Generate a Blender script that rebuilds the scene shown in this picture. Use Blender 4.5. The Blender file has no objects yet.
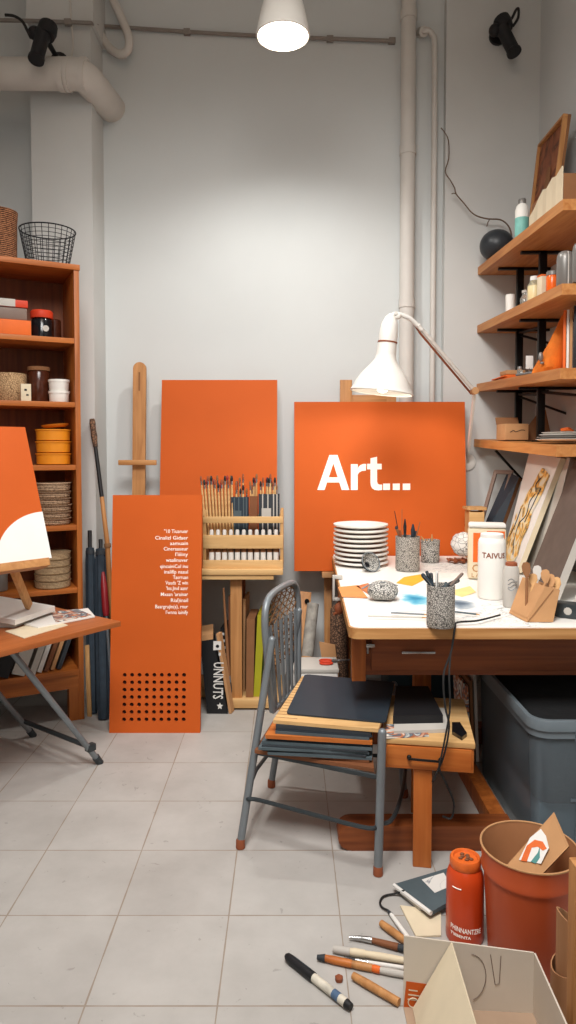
import bpy, bmesh, math, random
from mathutils import Vector, Matrix, Euler
from math import sin, cos, pi, radians as rad
rng = random.Random(11)
SC = bpy.context.scene
COL = SC.collection
V = Vector
I4 = Matrix.Identity(4)

# ------------------------------------------------------------------ camera
FPX, HOR, CAMZ = 700.0, 450.0, 1.4
TH = rad(2.4)                                   # slight tilt; a lens shift sets the horizon
SHP = HOR - (512 - FPX * math.tan(TH))
cam_d = bpy.data.cameras.new('camera')
cam_d.sensor_fit = 'VERTICAL'
cam_d.sensor_height = 36.0
cam_d.lens = 36.0 * FPX / 1024.0
cam_d.clip_start = 0.05
cam_d.shift_y = SHP / 1024.0
cam = bpy.data.objects.new('camera', cam_d)
cam.location = (0, 0, CAMZ)
cam.rotation_euler = (pi / 2 - TH, 0, 0)
COL.objects.link(cam)
SC.camera = cam
SC.view_settings.view_transform = 'Standard'
SC.view_settings.look = 'None'
SC.cycles.use_denoising = True
SC.cycles.max_bounces = 8
SC.cycles.sample_clamp_indirect = 6.0

def ray(px, py):
    u, v = (px - 288) / FPX, (512 + SHP - py) / FPX
    return V((u, cos(TH) + v * sin(TH), -sin(TH) + v * cos(TH)))
def at(px, py, Y):          # measured point of the photo at depth Y
    d = ray(px, py); t = Y / d.y
    return V((d.x * t, Y, CAMZ + d.z * t))
def atz(px, py, z):         # measured point of the photo at height z
    d = ray(px, py); t = (z - CAMZ) / d.z
    return V((d.x * t, d.y * t, z))

# ------------------------------------------------------------------ materials
def lin(h):
    h = h.lstrip('#')
    r = [int(h[i:i + 2], 16) / 255 for i in (0, 2, 4)]
    return [c / 12.92 if c <= .04045 else ((c + .055) / 1.055) ** 2.4 for c in r]
def _new(name):
    m = bpy.data.materials.new(name); m.use_nodes = True
    nt = m.node_tree
    return m, nt, nt.nodes['Principled BSDF'], nt.nodes, nt.links
def mat(name, col, rough=.6, metal=0., var=.06, scale=14., bump=0., emis=0., spec=.4, trans=0., ecol=None):
    m, nt, b, N, L = _new(name)
    c = lin(col)
    b.inputs['Roughness'].default_value = rough
    b.inputs['Metallic'].default_value = metal
    b.inputs['Specular IOR Level'].default_value = spec
    if trans: b.inputs['Transmission Weight'].default_value = trans
    tc = N.new('ShaderNodeTexCoord')
    nz = N.new('ShaderNodeTexNoise'); nz.inputs['Scale'].default_value = scale; nz.inputs['Detail'].default_value = 5
    L.new(tc.outputs['Object'], nz.inputs['Vector'])
    rp = N.new('ShaderNodeValToRGB')
    rp.color_ramp.elements[0].position = .3; rp.color_ramp.elements[1].position = .7
    rp.color_ramp.elements[0].color = [x * (1 - var) for x in c] + [1]
    rp.color_ramp.elements[1].color = [min(1, x * (1 + var)) for x in c] + [1]
    L.new(nz.outputs['Fac'], rp.inputs['Fac'])
    L.new(rp.outputs['Color'], b.inputs['Base Color'])
    if bump:
        bp = N.new('ShaderNodeBump'); bp.inputs['Strength'].default_value = bump; bp.inputs['Distance'].default_value = .01
        L.new(nz.outputs['Fac'], bp.inputs['Height']); L.new(bp.outputs['Normal'], b.inputs['Normal'])
    if emis:
        b.inputs['Emission Color'].default_value = lin(ecol or col) + [1]
        b.inputs['Emission Strength'].default_value = emis
    return m
def wood(name, c1, c2, axis=0, rough=.5, fine=1.0, spec=.4):
    m, nt, b, N, L = _new(name)
    b.inputs['Roughness'].default_value = rough; b.inputs['Specular IOR Level'].default_value = spec
    tc = N.new('ShaderNodeTexCoord'); mp = N.new('ShaderNodeMapping')
    sc = [38 * fine] * 3; sc[axis] = 2.2 * fine
    mp.inputs['Scale'].default_value = sc
    L.new(tc.outputs['Object'], mp.inputs['Vector'])
    nz = N.new('ShaderNodeTexNoise'); nz.inputs['Scale'].default_value = 1.0; nz.inputs['Detail'].default_value = 6
    nz.inputs['Distortion'].default_value = .6
    L.new(mp.outputs['Vector'], nz.inputs['Vector'])
    rp = N.new('ShaderNodeValToRGB')
    rp.color_ramp.elements[0].position = .32; rp.color_ramp.elements[1].position = .68
    rp.color_ramp.elements[0].color = lin(c1) + [1]; rp.color_ramp.elements[1].color = lin(c2) + [1]
    L.new(nz.outputs['Fac'], rp.inputs['Fac']); L.new(rp.outputs['Color'], b.inputs['Base Color'])
    bp = N.new('ShaderNodeBump'); bp.inputs['Strength'].default_value = .12; bp.inputs['Distance'].default_value = .004
    L.new(nz.outputs['Fac'], bp.inputs['Height']); L.new(bp.outputs['Normal'], b.inputs['Normal'])
    return m
def speckle(name, base, spot, scale=160., thr=.5, rough=.7, bump=.3):
    m, nt, b, N, L = _new(name)
    b.inputs['Roughness'].default_value = rough
    tc = N.new('ShaderNodeTexCoord')
    vo = N.new('ShaderNodeTexVoronoi'); vo.feature = 'DISTANCE_TO_EDGE'; vo.inputs['Scale'].default_value = scale
    L.new(tc.outputs['Object'], vo.inputs['Vector'])
    rp = N.new('ShaderNodeValToRGB')
    rp.color_ramp.elements[0].position = thr * .08; rp.color_ramp.elements[1].position = thr * .3
    rp.color_ramp.elements[0].color = lin(spot) + [1]; rp.color_ramp.elements[1].color = lin(base) + [1]
    L.new(vo.outputs['Distance'], rp.inputs['Fac']); L.new(rp.outputs['Color'], b.inputs['Base Color'])
    bp = N.new('ShaderNodeBump'); bp.inputs['Strength'].default_value = bump; bp.inputs['Distance'].default_value = .003
    L.new(vo.outputs['Distance'], bp.inputs['Height']); L.new(bp.outputs['Normal'], b.inputs['Normal'])
    return m
def weave(name, c1, c2, scale=60., rough=.9):       # horizontal coils crossed by stitches
    m, nt, b, N, L = _new(name)
    b.inputs['Roughness'].default_value = rough; b.inputs['Specular IOR Level'].default_value = .15
    tc = N.new('ShaderNodeTexCoord')
    w1 = N.new('ShaderNodeTexWave'); w1.bands_direction = 'Z'; w1.inputs['Scale'].default_value = scale; w1.inputs['Distortion'].default_value = 2.5
    w1.inputs['Detail'].default_value = 3; w1.inputs['Detail Scale'].default_value = 6
    nz = N.new('ShaderNodeTexNoise'); nz.inputs['Scale'].default_value = scale * 2.2; nz.inputs['Detail'].default_value = 2
    L.new(tc.outputs['Object'], w1.inputs['Vector']); L.new(tc.outputs['Object'], nz.inputs['Vector'])
    mx = N.new('ShaderNodeMath'); mx.operation = 'MULTIPLY'
    L.new(w1.outputs['Fac'], mx.inputs[0]); L.new(nz.outputs['Fac'], mx.inputs[1])
    rp = N.new('ShaderNodeValToRGB')
    rp.color_ramp.elements[0].position = .08; rp.color_ramp.elements[1].position = .45
    rp.color_ramp.elements[0].color = lin(c1) + [1]; rp.color_ramp.elements[1].color = lin(c2) + [1]
    L.new(mx.outputs[0], rp.inputs['Fac']); L.new(rp.outputs['Color'], b.inputs['Base Color'])
    bp = N.new('ShaderNodeBump'); bp.inputs['Strength'].default_value = .5; bp.inputs['Distance'].default_value = .004
    L.new(mx.outputs[0], bp.inputs['Height']); L.new(bp.outputs['Normal'], b.inputs['Normal'])
    return m
def blotch(name, cols, scale=8., rough=.7, dist=1.5):     # loose painted patches: list of (position, colour)
    m, nt, b, N, L = _new(name)
    b.inputs['Roughness'].default_value = rough
    tc = N.new('ShaderNodeTexCoord')
    nz = N.new('ShaderNodeTexNoise'); nz.inputs['Scale'].default_value = scale; nz.inputs['Detail'].default_value = 2
    nz.inputs['Distortion'].default_value = dist
    L.new(tc.outputs['Object'], nz.inputs['Vector'])
    rp = N.new('ShaderNodeValToRGB'); e = rp.color_ramp.elements
    while len(e) < len(cols): e.new(.5)
    for k, (p, c) in enumerate(cols):
        e[k].position = p; e[k].color = lin(c) + [1]
    L.new(nz.outputs['Fac'], rp.inputs['Fac']); L.new(rp.outputs['Color'], b.inputs['Base Color'])
    return m
def floor_mat(x0, y0, tx, ty):
    m, nt, b, N, L = _new('floor_tiles')
    b.inputs['Roughness'].default_value = .55; b.inputs['Specular IOR Level'].default_value = .3
    tc = N.new('ShaderNodeTexCoord'); sp = N.new('ShaderNodeSeparateXYZ'); L.new(tc.outputs['Object'], sp.inputs[0])
    def mth(op, a, bb=None, c=None):
        n = N.new('ShaderNodeMath'); n.operation = op
        for k, v in enumerate((a, bb, c)):
            if v is None: continue
            if isinstance(v, (int, float)): n.inputs[k].default_value = v
            else: L.new(v, n.inputs[k])
        return n.outputs[0]
    def edge(s, o, t):
        f = mth('DIVIDE', mth('SUBTRACT', s, o), t)
        fr = mth('FRACT', f)
        return mth('MULTIPLY', mth('MINIMUM', fr, mth('SUBTRACT', 1.0, fr)), t), mth('FLOOR', f)
    ex, ix = edge(sp.outputs[0], x0, tx); ey, iy = edge(sp.outputs[1], y0, ty)
    e = mth('MINIMUM', ex, ey)
    nzj = N.new('ShaderNodeTexNoise'); nzj.inputs['Scale'].default_value = 9; L.new(tc.outputs['Object'], nzj.inputs['Vector'])
    wj = mth('MULTIPLY', nzj.outputs['Fac'], .0042)
    joint = mth('LESS_THAN', e, wj)
    cb = N.new('ShaderNodeCombineXYZ'); L.new(ix, cb.inputs[0]); L.new(iy, cb.inputs[1])
    wn = N.new('ShaderNodeTexWhiteNoise'); wn.noise_dimensions = '2D'; L.new(cb.outputs[0], wn.inputs['Vector'])
    nz = N.new('ShaderNodeTexNoise'); nz.inputs['Scale'].default_value = 3.2; nz.inputs['Detail'].default_value = 8; nz.inputs['Roughness'].default_value = .62
    L.new(tc.outputs['Object'], nz.inputs['Vector'])
    f = mth('ADD', mth('MULTIPLY', nz.outputs['Fac'], .75), mth('MULTIPLY', wn.outputs['Value'], .1))
    rp = N.new('ShaderNodeValToRGB')
    rp.color_ramp.elements[0].position = .25; rp.color_ramp.elements[1].position = .75
    rp.color_ramp.elements[0].color = lin('#a5a19c') + [1]; rp.color_ramp.elements[1].color = lin('#c3c0bb') + [1]
    L.new(f, rp.inputs['Fac'])
    ns = N.new('ShaderNodeTexNoise'); ns.inputs['Scale'].default_value = 17; ns.inputs['Detail'].default_value = 10; ns.inputs['Distortion'].default_value = 2.0
    L.new(tc.outputs['Object'], ns.inputs['Vector'])
    spot = mth('MULTIPLY', mth('GREATER_THAN', ns.outputs['Fac'], .69), .35)
    m1 = N.new('ShaderNodeMix'); m1.data_type = 'RGBA'
    L.new(spot, m1.inputs['Factor']); L.new(rp.outputs['Color'], m1.inputs['A']); m1.inputs['B'].default_value = lin('#77716b') + [1]
    m2 = N.new('ShaderNodeMix'); m2.data_type = 'RGBA'
    L.new(mth('MULTIPLY', joint, .8), m2.inputs['Factor']); L.new(m1.outputs['Result'], m2.inputs['A']); m2.inputs['B'].default_value = lin('#8d7c6b') + [1]
    L.new(m2.outputs['Result'], b.inputs['Base Color'])
    return m

def blob(name, paper, cols, sx, sy, wob=.5):     # one loose painted patch around the middle of a sheet: (radius, colour)
    m, nt, b, N, L = _new(name)
    b.inputs['Roughness'].default_value = .8
    tc = N.new('ShaderNodeTexCoord'); mp = N.new('ShaderNodeMapping'); mp.inputs['Scale'].default_value = (1 / sx, 1 / sy, 0)
    L.new(tc.outputs['Object'], mp.inputs['Vector'])
    ln = N.new('ShaderNodeVectorMath'); ln.operation = 'LENGTH'; L.new(mp.outputs['Vector'], ln.inputs[0])
    nz = N.new('ShaderNodeTexNoise'); nz.inputs['Scale'].default_value = 16; nz.inputs['Detail'].default_value = 4; L.new(tc.outputs['Object'], nz.inputs['Vector'])
    ma = N.new('ShaderNodeMath'); ma.operation = 'MULTIPLY_ADD'; L.new(nz.outputs['Fac'], ma.inputs[0]); ma.inputs[1].default_value = wob * 2; ma.inputs[2].default_value = -wob
    ad = N.new('ShaderNodeMath'); L.new(ln.outputs['Value'], ad.inputs[0]); L.new(ma.outputs[0], ad.inputs[1])
    rp = N.new('ShaderNodeValToRGB'); e = rp.color_ramp.elements
    cols = cols + [(.9, paper)]
    while len(e) < len(cols): e.new(.5)
    for k, (p, c) in enumerate(cols): e[k].position = p; e[k].color = lin(c) + [1]
    L.new(ad.outputs[0], rp.inputs['Fac']); L.new(rp.outputs['Color'], b.inputs['Base Color'])
    return m
M = {}
M['wall'] = mat('wall_paint', '#d1d4d3', .85, var=.025, scale=2.2, bump=.02, spec=.2)
M['trimpaint'] = mat('trim_paint', '#cdcdca', .85, var=.03, scale=3., spec=.2)
M['pipe'] = mat('pipe_paint', '#d0cbc4', .6, var=.04, scale=8., bump=.05)
M['conduit'] = mat('conduit_metal', '#8b837c', .5, .2)
M['orange'] = mat('orange_paint', '#c95c22', .6, var=.04, scale=3., spec=.15)
M['orange2'] = mat('orange_paint_deep', '#c45a24', .6, var=.05, scale=4., spec=.15)
M['orangeedge'] = mat('canvas_edge', '#cf9a78', .7)
M['white'] = mat('white_paint', '#ece9e2', .5, var=.02)
M['whitelet'] = mat('white_lettering', '#fbf5ea', .6, var=.01, emis=.12)  # faint emission put into the letters, which are no lamp
M['cream'] = mat('cream_card', '#dccdb0', .8, var=.04)
M['paper'] = mat('paper_white', '#e2dfd9', .85, var=.03, scale=5)
M['paper2'] = mat('paper_grey', '#bdb8b0', .85, var=.05, scale=5)
M['kraft'] = mat('kraft_card', '#b98a5e', .85, var=.06)
M['kraftdark'] = mat('kraft_dark', '#8a5e3c', .85, var=.08)
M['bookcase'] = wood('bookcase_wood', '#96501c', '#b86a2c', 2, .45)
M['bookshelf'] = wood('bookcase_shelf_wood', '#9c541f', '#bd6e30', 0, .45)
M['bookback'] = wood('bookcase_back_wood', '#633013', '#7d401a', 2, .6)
M['easel'] = wood('easel_wood', '#a8713f', '#c68f58', 2, .55)
M['easelx'] = wood('easel_wood_across', '#a8713f', '#c68f58', 0, .55)
M['pale'] = wood('pale_wood', '#c69a63', '#dcb47c', 0, .6)
M['palez'] = wood('pale_wood_upright', '#b98a55', '#d0a36c', 2, .6)
M['shelfw'] = wood('wall_shelf_wood', '#a9672f', '#c68a4f', 1, .5)
M['shadeboard'] = mat('shaded_board_face', '#5d4f47', .8, var=.1)  # board face darkened, its shaded side put into the colour
M['shelfw2'] = wood('worktable_lit_edge_wood', '#a06a38', '#c4935c', 0, .5)  # lighter tone puts the light on the table edge into the wood
M['tablew'] = wood('worktable_wood', '#8e4f22', '#b06c34', 0, .5)
M['tabledark'] = wood('worktable_dark_wood', '#6b3416', '#8a4a22', 0, .55)
M['tablez'] = wood('worktable_leg_wood', '#8a4719', '#ad6229', 2, .5)
M['stool'] = wood('bench_wood', '#a8571f', '#c47434', 0, .5)
M['stoolz'] = wood('bench_leg_wood', '#a8571f', '#bf6e30', 2, .5)
M['ltable'] = wood('folding_table_wood', '#9c5527', '#b5693a', 0, .45)
M['laminate'] = mat('white_laminate', '#edeae4', .35, var=.015, scale=4)
M['black'] = mat('black_matte', '#17171a', .55, var=.1)
M['blackmetal'] = mat('black_metal', '#141414', .4, .4)
M['rubber'] = mat('rubber_cable', '#1c1b1b', .6)
M['navy'] = mat('navy_cloth', '#2c3843', .8, var=.15, scale=30)
M['slate'] = mat('slate_board', '#27313a', .55, var=.06)
M['greyteal'] = mat('grey_teal_paper', '#4e5a5f', .75, var=.15, scale=9)
M['charcoal'] = mat('charcoal_paper', '#30353a', .7, var=.15)
M['steel'] = mat('grey_painted_steel', '#7d8387', .42, .35, var=.08)
M['steeldark'] = mat('dark_steel', '#43494c', .4, .6)
M['chrome'] = mat('bright_metal', '#b9b9b8', .25, .9)
M['rust'] = mat('rust_brown', '#8a4a2c', .7)
M['wire'] = mat('dark_wire', '#25262a', .45, .5)
M['tan'] = mat('tan_cord', '#8c6540', .8)
M['ball'] = mat('dark_grey_ceramic', '#2f3337', .38, var=.08)
M['teal'] = mat('teal_label', '#7cbcb2', .5, var=.15, scale=25)
M['glass'] = mat('clear_glass', '#e9e9e2', .06, trans=.85, var=.0)
M['cream_liq'] = mat('cream_liquid', '#e2cf9d', .3)
M['orange_liq'] = mat('orange_liquid', '#e8641a', .25, var=.1)
M['greytin'] = mat('grey_tin', '#7f7c78', .35, .3)
M['red'] = mat('red_plastic', '#cc3f23', .4)
M['redtool'] = mat('dark_red_handle', '#8d1d24', .4)
M['boxorange'] = mat('orange_box_card', '#e0671f', .6)
M['greybrown'] = mat('grey_brown_plastic', '#7a665b', .5)
M['darkglass'] = mat('dark_glass', '#15161a', .15)
M['brownglass'] = mat('brown_glass', '#4a2416', .2, var=.3, scale=40)
M['yellow'] = mat('yellow_enamel', '#e08a1e', .4, var=.04)
M['yellow_d'] = mat('yellow_enamel_rim', '#c97a22', .45)
M['bask1'] = weave('dark_wicker', '#2e1a12', '#b07a58', 34)
M['bask2'] = weave('grey_wicker', '#4a382b', '#cfae8e', 40)
M['bask3'] = weave('pale_wicker', '#8a7256', '#cdb28c', 45)
M['bask4'] = speckle('pale_straw', '#cfae83', '#7d5f40', 110, .5, .9)
M['speck'] = speckle('speckled_ceramic', '#bdb7ae', '#4a4643', 150, .55)
M['speck2'] = speckle('speckled_fabric', '#c9c5bd', '#3f3d3c', 130, .6)
M['bark'] = speckle('bark_brown', '#8a674f', '#3a2a20', 70, .6, .9, .8)
M['can'] = mat('orange_canister', '#d2481b', .3, var=.05, scale=10)
M['can2'] = mat('orange_canister_lid', '#de6a2c', .35, var=.12, scale=30)
M['bucket'] = mat('terracotta_plastic', '#b9512a', .42, var=.05, scale=6)
M['bucketin'] = mat('bucket_inside', '#b07a52', .6, var=.05)
M['green'] = mat('yellow_green_card', '#a8a41e', .6, var=.08)
M['dkgreen'] = mat('dark_green_card', '#30401c', .6)
M['brownboard'] = mat('brown_board', '#7a4a2c', .7, var=.1)
M['bulb'] = mat('lamp_glow', '#fff4e0', .5, emis=14, ecol='#fff0da')
M['bulb2'] = mat('desk_lamp_glow', '#fff1d8', .5, emis=6, ecol='#fff0da')
M['lampw'] = mat('white_enamel', '#e8e5de', .35, var=.02)
M['holeshade'] = mat('hole_shade', '#2a120c', .9)
M['blueart'] = blob('blue_watercolour', '#e6e5e1', [(.12, '#1f7fa3'), (.35, '#4a9fbd'), (.55, '#7fb9cc'), (.75, '#c3dbe2')], .08, .15)
M['greyart'] = blob('grey_sketch', '#e2e0dc', [(.15, '#4f6070'), (.4, '#74828e'), (.7, '#aab3b9')], .07, .11)
M['yellart'] = blotch('yellow_painting', [(.35, '#dcd9d0'), (.46, '#e3cf98'), (.52, '#e0a343'), (.6, '#5e6152'), (.66, '#e3b65a')], 6.5, dist=2.5)
M['multart'] = blotch('mixed_painting', [(.34, '#e6e1d6'), (.45, '#39596b'), (.52, '#bd6a35'), (.6, '#d8d3c6'), (.72, '#47617a')], 14)
M['brownart'] = blotch('brown_drawing', [(.35, '#9b5f3c'), (.5, '#84492b'), (.6, '#57301d'), (.72, '#a36b48')], 7)
M['lines'] = blotch('scribbled_paper', [(.40, '#e2dfd9'), (.485, '#e0ddd7'), (.5, '#8f9296'), (.515, '#e0ddd7'), (.7, '#e4e1db')], 7, dist=3)
def tote_mat():
    m, nt, b, N, L = _new('translucent_plastic')
    b.inputs['Base Color'].default_value = lin('#76828a') + [1]
    b.inputs['Roughness'].default_value = .28
    b.inputs['Alpha'].default_value = .5
    return m
M['tote'] = tote_mat()

# ------------------------------------------------------------------ mesh builder
def basis(o, r, u, n=None):
    r = V(r).normalized(); u = V(u); u = (u - r * u.dot(r)).normalized(); n = r.cross(u)
    return Matrix(((r.x, u.x, n.x, o[0]), (r.y, u.y, n.y, o[1]), (r.z, u.z, n.z, o[2]), (0, 0, 0, 1)))
def axisM(p0, p1, hint=(0.13, 1, .07)):      # local z runs from p0 to p1
    z = (V(p1) - V(p0)).normalized(); x = V(hint).cross(z)
    if x.length < 1e-4: x = V((1, 0, 0)).cross(z)
    x.normalize(); y = z.cross(x)
    return Matrix(((x.x, y.x, z.x, p0[0]), (x.y, y.y, z.y, p0[1]), (x.z, y.z, z.z, p0[2]), (0, 0, 0, 1)))
class MB:
    def __init__(s): s.bm = bmesh.new()
    def add(s, vs, fs, mi=0, T=None):
        T = T or I4
        b = [s.bm.verts.new(T @ V(v)) for v in vs]
        for f in fs:
            try:
                fc = s.bm.faces.new([b[i] for i in f]); fc.material_index = mi
            except ValueError: pass
        return s
    def box(s, x0, x1, y0, y1, z0, z1, T=None, mi=0, bev=0.):
        vs = [(x, y, z) for z in (z0, z1) for y in (y0, y1) for x in (x0, x1)]
        fs = [(0, 2, 3, 1), (4, 5, 7, 6), (0, 1, 5, 4), (1, 3, 7, 5), (3, 2, 6, 7), (2, 0, 4, 6)]
        if not bev: return s.add(vs, fs, mi, T)
        t = bmesh.new(); b = [t.verts.new(v) for v in vs]
        for f in fs: t.faces.new([b[i] for i in f])
        bmesh.ops.bevel(t, geom=t.edges[:], offset=bev, segments=2, affect='EDGES', profile=.6)
        t.verts.index_update()
        s.add([v.co.copy() for v in t.verts], [[v.index for v in f.verts] for f in t.faces], mi, T); t.free()
        return s
    def hexa(s, p, mi=0):       # eight corners: bottom ring then top ring
        return s.add(p, [(3, 2, 1, 0), (4, 5, 6, 7), (0, 1, 5, 4), (1, 2, 6, 5), (2, 3, 7, 6), (3, 0, 4, 7)], mi)
    def slab(s, bl, br, tr, tl, t, mi=0):   # four corners of a face, thickness t behind it
        bl, br, tr, tl = map(V, (bl, br, tr, tl))
        n = (br - bl).cross(tl - bl).normalized() * -t
        return s.hexa([bl, br, br + n, bl + n, tl, tr, tr + n, tl + n], mi)
    def prism(s, poly, z0, z1, T=None, mi=0):
        n = len(poly)
        vs = [(x, y, z0) for x, y in poly] + [(x, y, z1) for x, y in poly]
        fs = [tuple(range(n - 1, -1, -1)), tuple(range(n, 2 * n))] + [(i, (i + 1) % n, n + (i + 1) % n, n + i) for i in range(n)]
        return s.add(vs, fs, mi, T)
    def lathe(s, prof, n=24, T=None, mi=0, cap=True, fl=None):
        vs, fs = [], []
        for r, z in prof:
            for k in range(n):
                a = 2 * pi * k / n; q = r * (1 + (fl(a) if fl else 0)); vs.append((q * cos(a), q * sin(a), z))
        for i in range(len(prof) - 1):
            for k in range(n):
                k2 = (k + 1) % n
                fs.append((i * n + k, i * n + k2, (i + 1) * n + k2, (i + 1) * n + k))
        if cap:
            fs.append(tuple(range(n - 1, -1, -1))); m = (len(prof) - 1) * n
            if cap != 'b': fs.append(tuple(range(m, m + n)))
        return s.add(vs, fs, mi, T)
    def tube(s, pts, r, n=8, closed=False, mi=0, T=None):
        pts = [V(p) for p in pts]; m = len(pts)
        rs = r if isinstance(r, (list, tuple)) else [r] * m
        vs, fs = [], []; up = None
        for i, p in enumerate(pts):
            a = pts[(i - 1) % m] if (closed or i) else p
            b = pts[(i + 1) % m] if (closed or i < m - 1) else p
            d = (b - a).normalized()
            if up is None:
                up = V((0, 0, 1)) if abs(d.z) < .9 else V((1, 0, 0))
            up = (up - d * up.dot(d))
            up = up.normalized() if up.length > 1e-5 else d.orthogonal().normalized()
            sd = d.cross(up)
            for k in range(n):
                t = 2 * pi * k / n; vs.append(p + (up * cos(t) + sd * sin(t)) * rs[i])
        for i in range(m if closed else m - 1):
            j = (i + 1) % m
            for k in range(n):
                k2 = (k + 1) % n; fs.append((i * n + k, i * n + k2, j * n + k2, j * n + k))
        if not closed: fs += [tuple(range(n - 1, -1, -1)), tuple(range((m - 1) * n, m * n))]
        return s.add(vs, fs, mi, T)
    def ell(s, c, r, n=20, m=12, T=None, mi=0, f=None):
        rx, ry, rz = r if isinstance(r, (tuple, list)) else (r, r, r)
        vs, fs = [], []
        for i in range(m + 1):
            ph = pi * i / m
            for k in range(n):
                a = 2 * pi * k / n; q = f(a, ph) if f else 1
                vs.append((c[0] + rx * q * sin(max(ph, .02) if i < m else .02) * cos(a), c[1] + ry * q * sin(max(ph, .02) if i < m else .02) * sin(a), c[2] - rz * q * cos(ph)))
        for i in range(m):
            for k in range(n):
                k2 = (k + 1) % n; fs.append((i * n + k, i * n + k2, (i + 1) * n + k2, (i + 1) * n + k))
        fs += [tuple(range(n - 1, -1, -1)), tuple(range(m * n, m * n + n))]
        return s.add(vs, fs, mi, T)
    def stroke(s, pts, w, t=.001, T=None, mi=0):     # flat ribbon in local xy
        pts = [V((p[0], p[1], 0)) for p in pts]; L_, R_ = [], []
        for i, p in enumerate(pts):
            a = pts[max(0, i - 1)]; b = pts[min(len(pts) - 1, i + 1)]; d = (b - a).normalized(); nn = V((-d.y, d.x, 0)) * w / 2
            L_.append(p + nn); R_.append(p - nn)
        for i in range(len(pts) - 1):
            q = [R_[i], R_[i + 1], L_[i + 1], L_[i]]
            s.prism([(v.x, v.y) for v in q], 0, t, T, mi)
        return s

ROOT = {}
def _obj(name, mb, mats, T=None):
    bm = mb.bm
    if T is not None: bmesh.ops.transform(bm, matrix=T, verts=bm.verts[:])
    bmesh.ops.recalc_face_normals(bm, faces=bm.faces[:])
    for f in bm.faces: f.smooth = True
    me = bpy.data.meshes.new(name); bm.to_mesh(me); bm.free()
    for m in (mats if isinstance(mats, (list, tuple)) else [mats]):
        me.materials.append(M[m] if isinstance(m, str) else m)
    me.set_sharp_from_angle(angle=rad(38))
    o = bpy.data.objects.new(name, me); COL.objects.link(o)
    return o
def thing(name, label, cat, loc=(0, 0, 0), rz=0., rx=0., ry=0., group=None):
    o = bpy.data.objects.new(name, None); COL.objects.link(o)
    o.empty_display_size = .05
    o.location = loc; o.rotation_euler = (rx, ry, rz)
    o['label'] = label; o['category'] = cat
    if group: o['group'] = group
    ROOT[o.name] = Matrix.Translation(V(loc)) @ Euler((rx, ry, rz)).to_matrix().to_4x4()
    return o
def part(name, mb, mats, parent, world=False, label=None):
    T = None
    if world:
        T = ROOT[parent.name].inverted()
    o = _obj(name, mb, mats, T); o.parent = parent
    ROOT[o.name] = ROOT.get(parent.name, I4)
    if label: o['label'] = label
    return o
def solo(name, mb, mats, label, cat, group=None, loc=None, rot=(0, 0, 0)):
    if loc is None:     # built in place: origin to the middle of the base
        bb = [v.co for v in mb.bm.verts]
        lo = V([min(c[i] for c in bb) for i in range(3)]); hi = V([max(c[i] for c in bb) for i in range(3)])
        loc = V(((lo.x + hi.x) / 2, (lo.y + hi.y) / 2, lo.z)); T = Matrix.Translation(-loc)
    else: T = None
    o = _obj(name, mb, mats, T); o.location = loc; o.rotation_euler = rot
    o['label'] = label; o['category'] = cat
    if group: o['group'] = group
    ROOT[o.name] = Matrix.Translation(V(loc)) @ Euler(rot).to_matrix().to_4x4()
    return o
def struct(name, mb, mats):
    o = _obj(name, mb, mats); o['kind'] = 'structure'; return o
def dup(root, loc, rot=None, label=None, group=None):
    r = root.copy(); COL.objects.link(r); r.location = loc
    if rot is not None: r.rotation_euler = rot
    if label: r['label'] = label
    if group: r['group'] = group
    ROOT[r.name] = Matrix.Translation(V(loc)) @ r.rotation_euler.to_matrix().to_4x4()
    for ch in list(root.children):
        c = ch.copy(); COL.objects.link(c); c.parent = r
        for g in ch.children:
            d = g.copy(); COL.objects.link(d); d.parent = c
    return r
def lettering(parent, rows, T, mt, name='lettering', label=None, flatx=1.0):
    """rows: (text, size, x, y, align); laid in T's xy plane, world space"""
    mb = MB()
    for (txt, size, x, y, al) in rows:
        cu = bpy.data.curves.new('t', 'FONT'); cu.body = txt; cu.size = size; cu.align_x = al
        cu.extrude = .0004; cu.resolution_u = 2
        cu.offset = size * .012
        ob = bpy.data.objects.new('t', cu); COL.objects.link(ob)
        dg = bpy.context.evaluated_depsgraph_get(); dg.update()
        me = bpy.data.meshes.new_from_object(ob.evaluated_get(dg))
        mb.add([(v.co.x * flatx + x, v.co.y + y, v.co.z + .0006) for v in me.vertices], [tuple(p.vertices) for p in me.polygons], 0, T)
        bpy.data.objects.remove(ob); bpy.data.curves.remove(cu); bpy.data.meshes.remove(me)
    return part(name, mb, mt, parent, world=True, label=label)
def arc(c, r, a0, a1, n=8):
    return [(c[0] + r * cos(a0 + (a1 - a0) * k / n), c[1] + r * sin(a0 + (a1 - a0) * k / n)) for k in range(n + 1)]
def smooth(pts, k=4):          # Catmull-Rom through points
    P = [V(p) for p in pts]; out = []
    for i in range(len(P) - 1):
        p0, p1, p2, p3 = P[max(0, i - 1)], P[i], P[i + 1], P[min(len(P) - 1, i + 2)]
        for j in range(k):
            t = j / k
            out.append(.5 * ((2 * p1) + (p2 - p0) * t + (2 * p0 - 5 * p1 + 4 * p2 - p3) * t * t + (3 * p1 - p0 - 3 * p2 + p3) * t ** 3))
    return out + [P[-1]]
ORD = ['first', 'second', 'third', 'fourth', 'fifth', 'sixth', 'seventh', 'eighth', 'ninth', 'tenth', 'eleventh', 'twelfth', 'thirteenth', 'fourteenth', 'fifteenth', 'sixteenth', 'seventeenth', 'eighteenth', 'nineteenth', 'twentieth']
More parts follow.
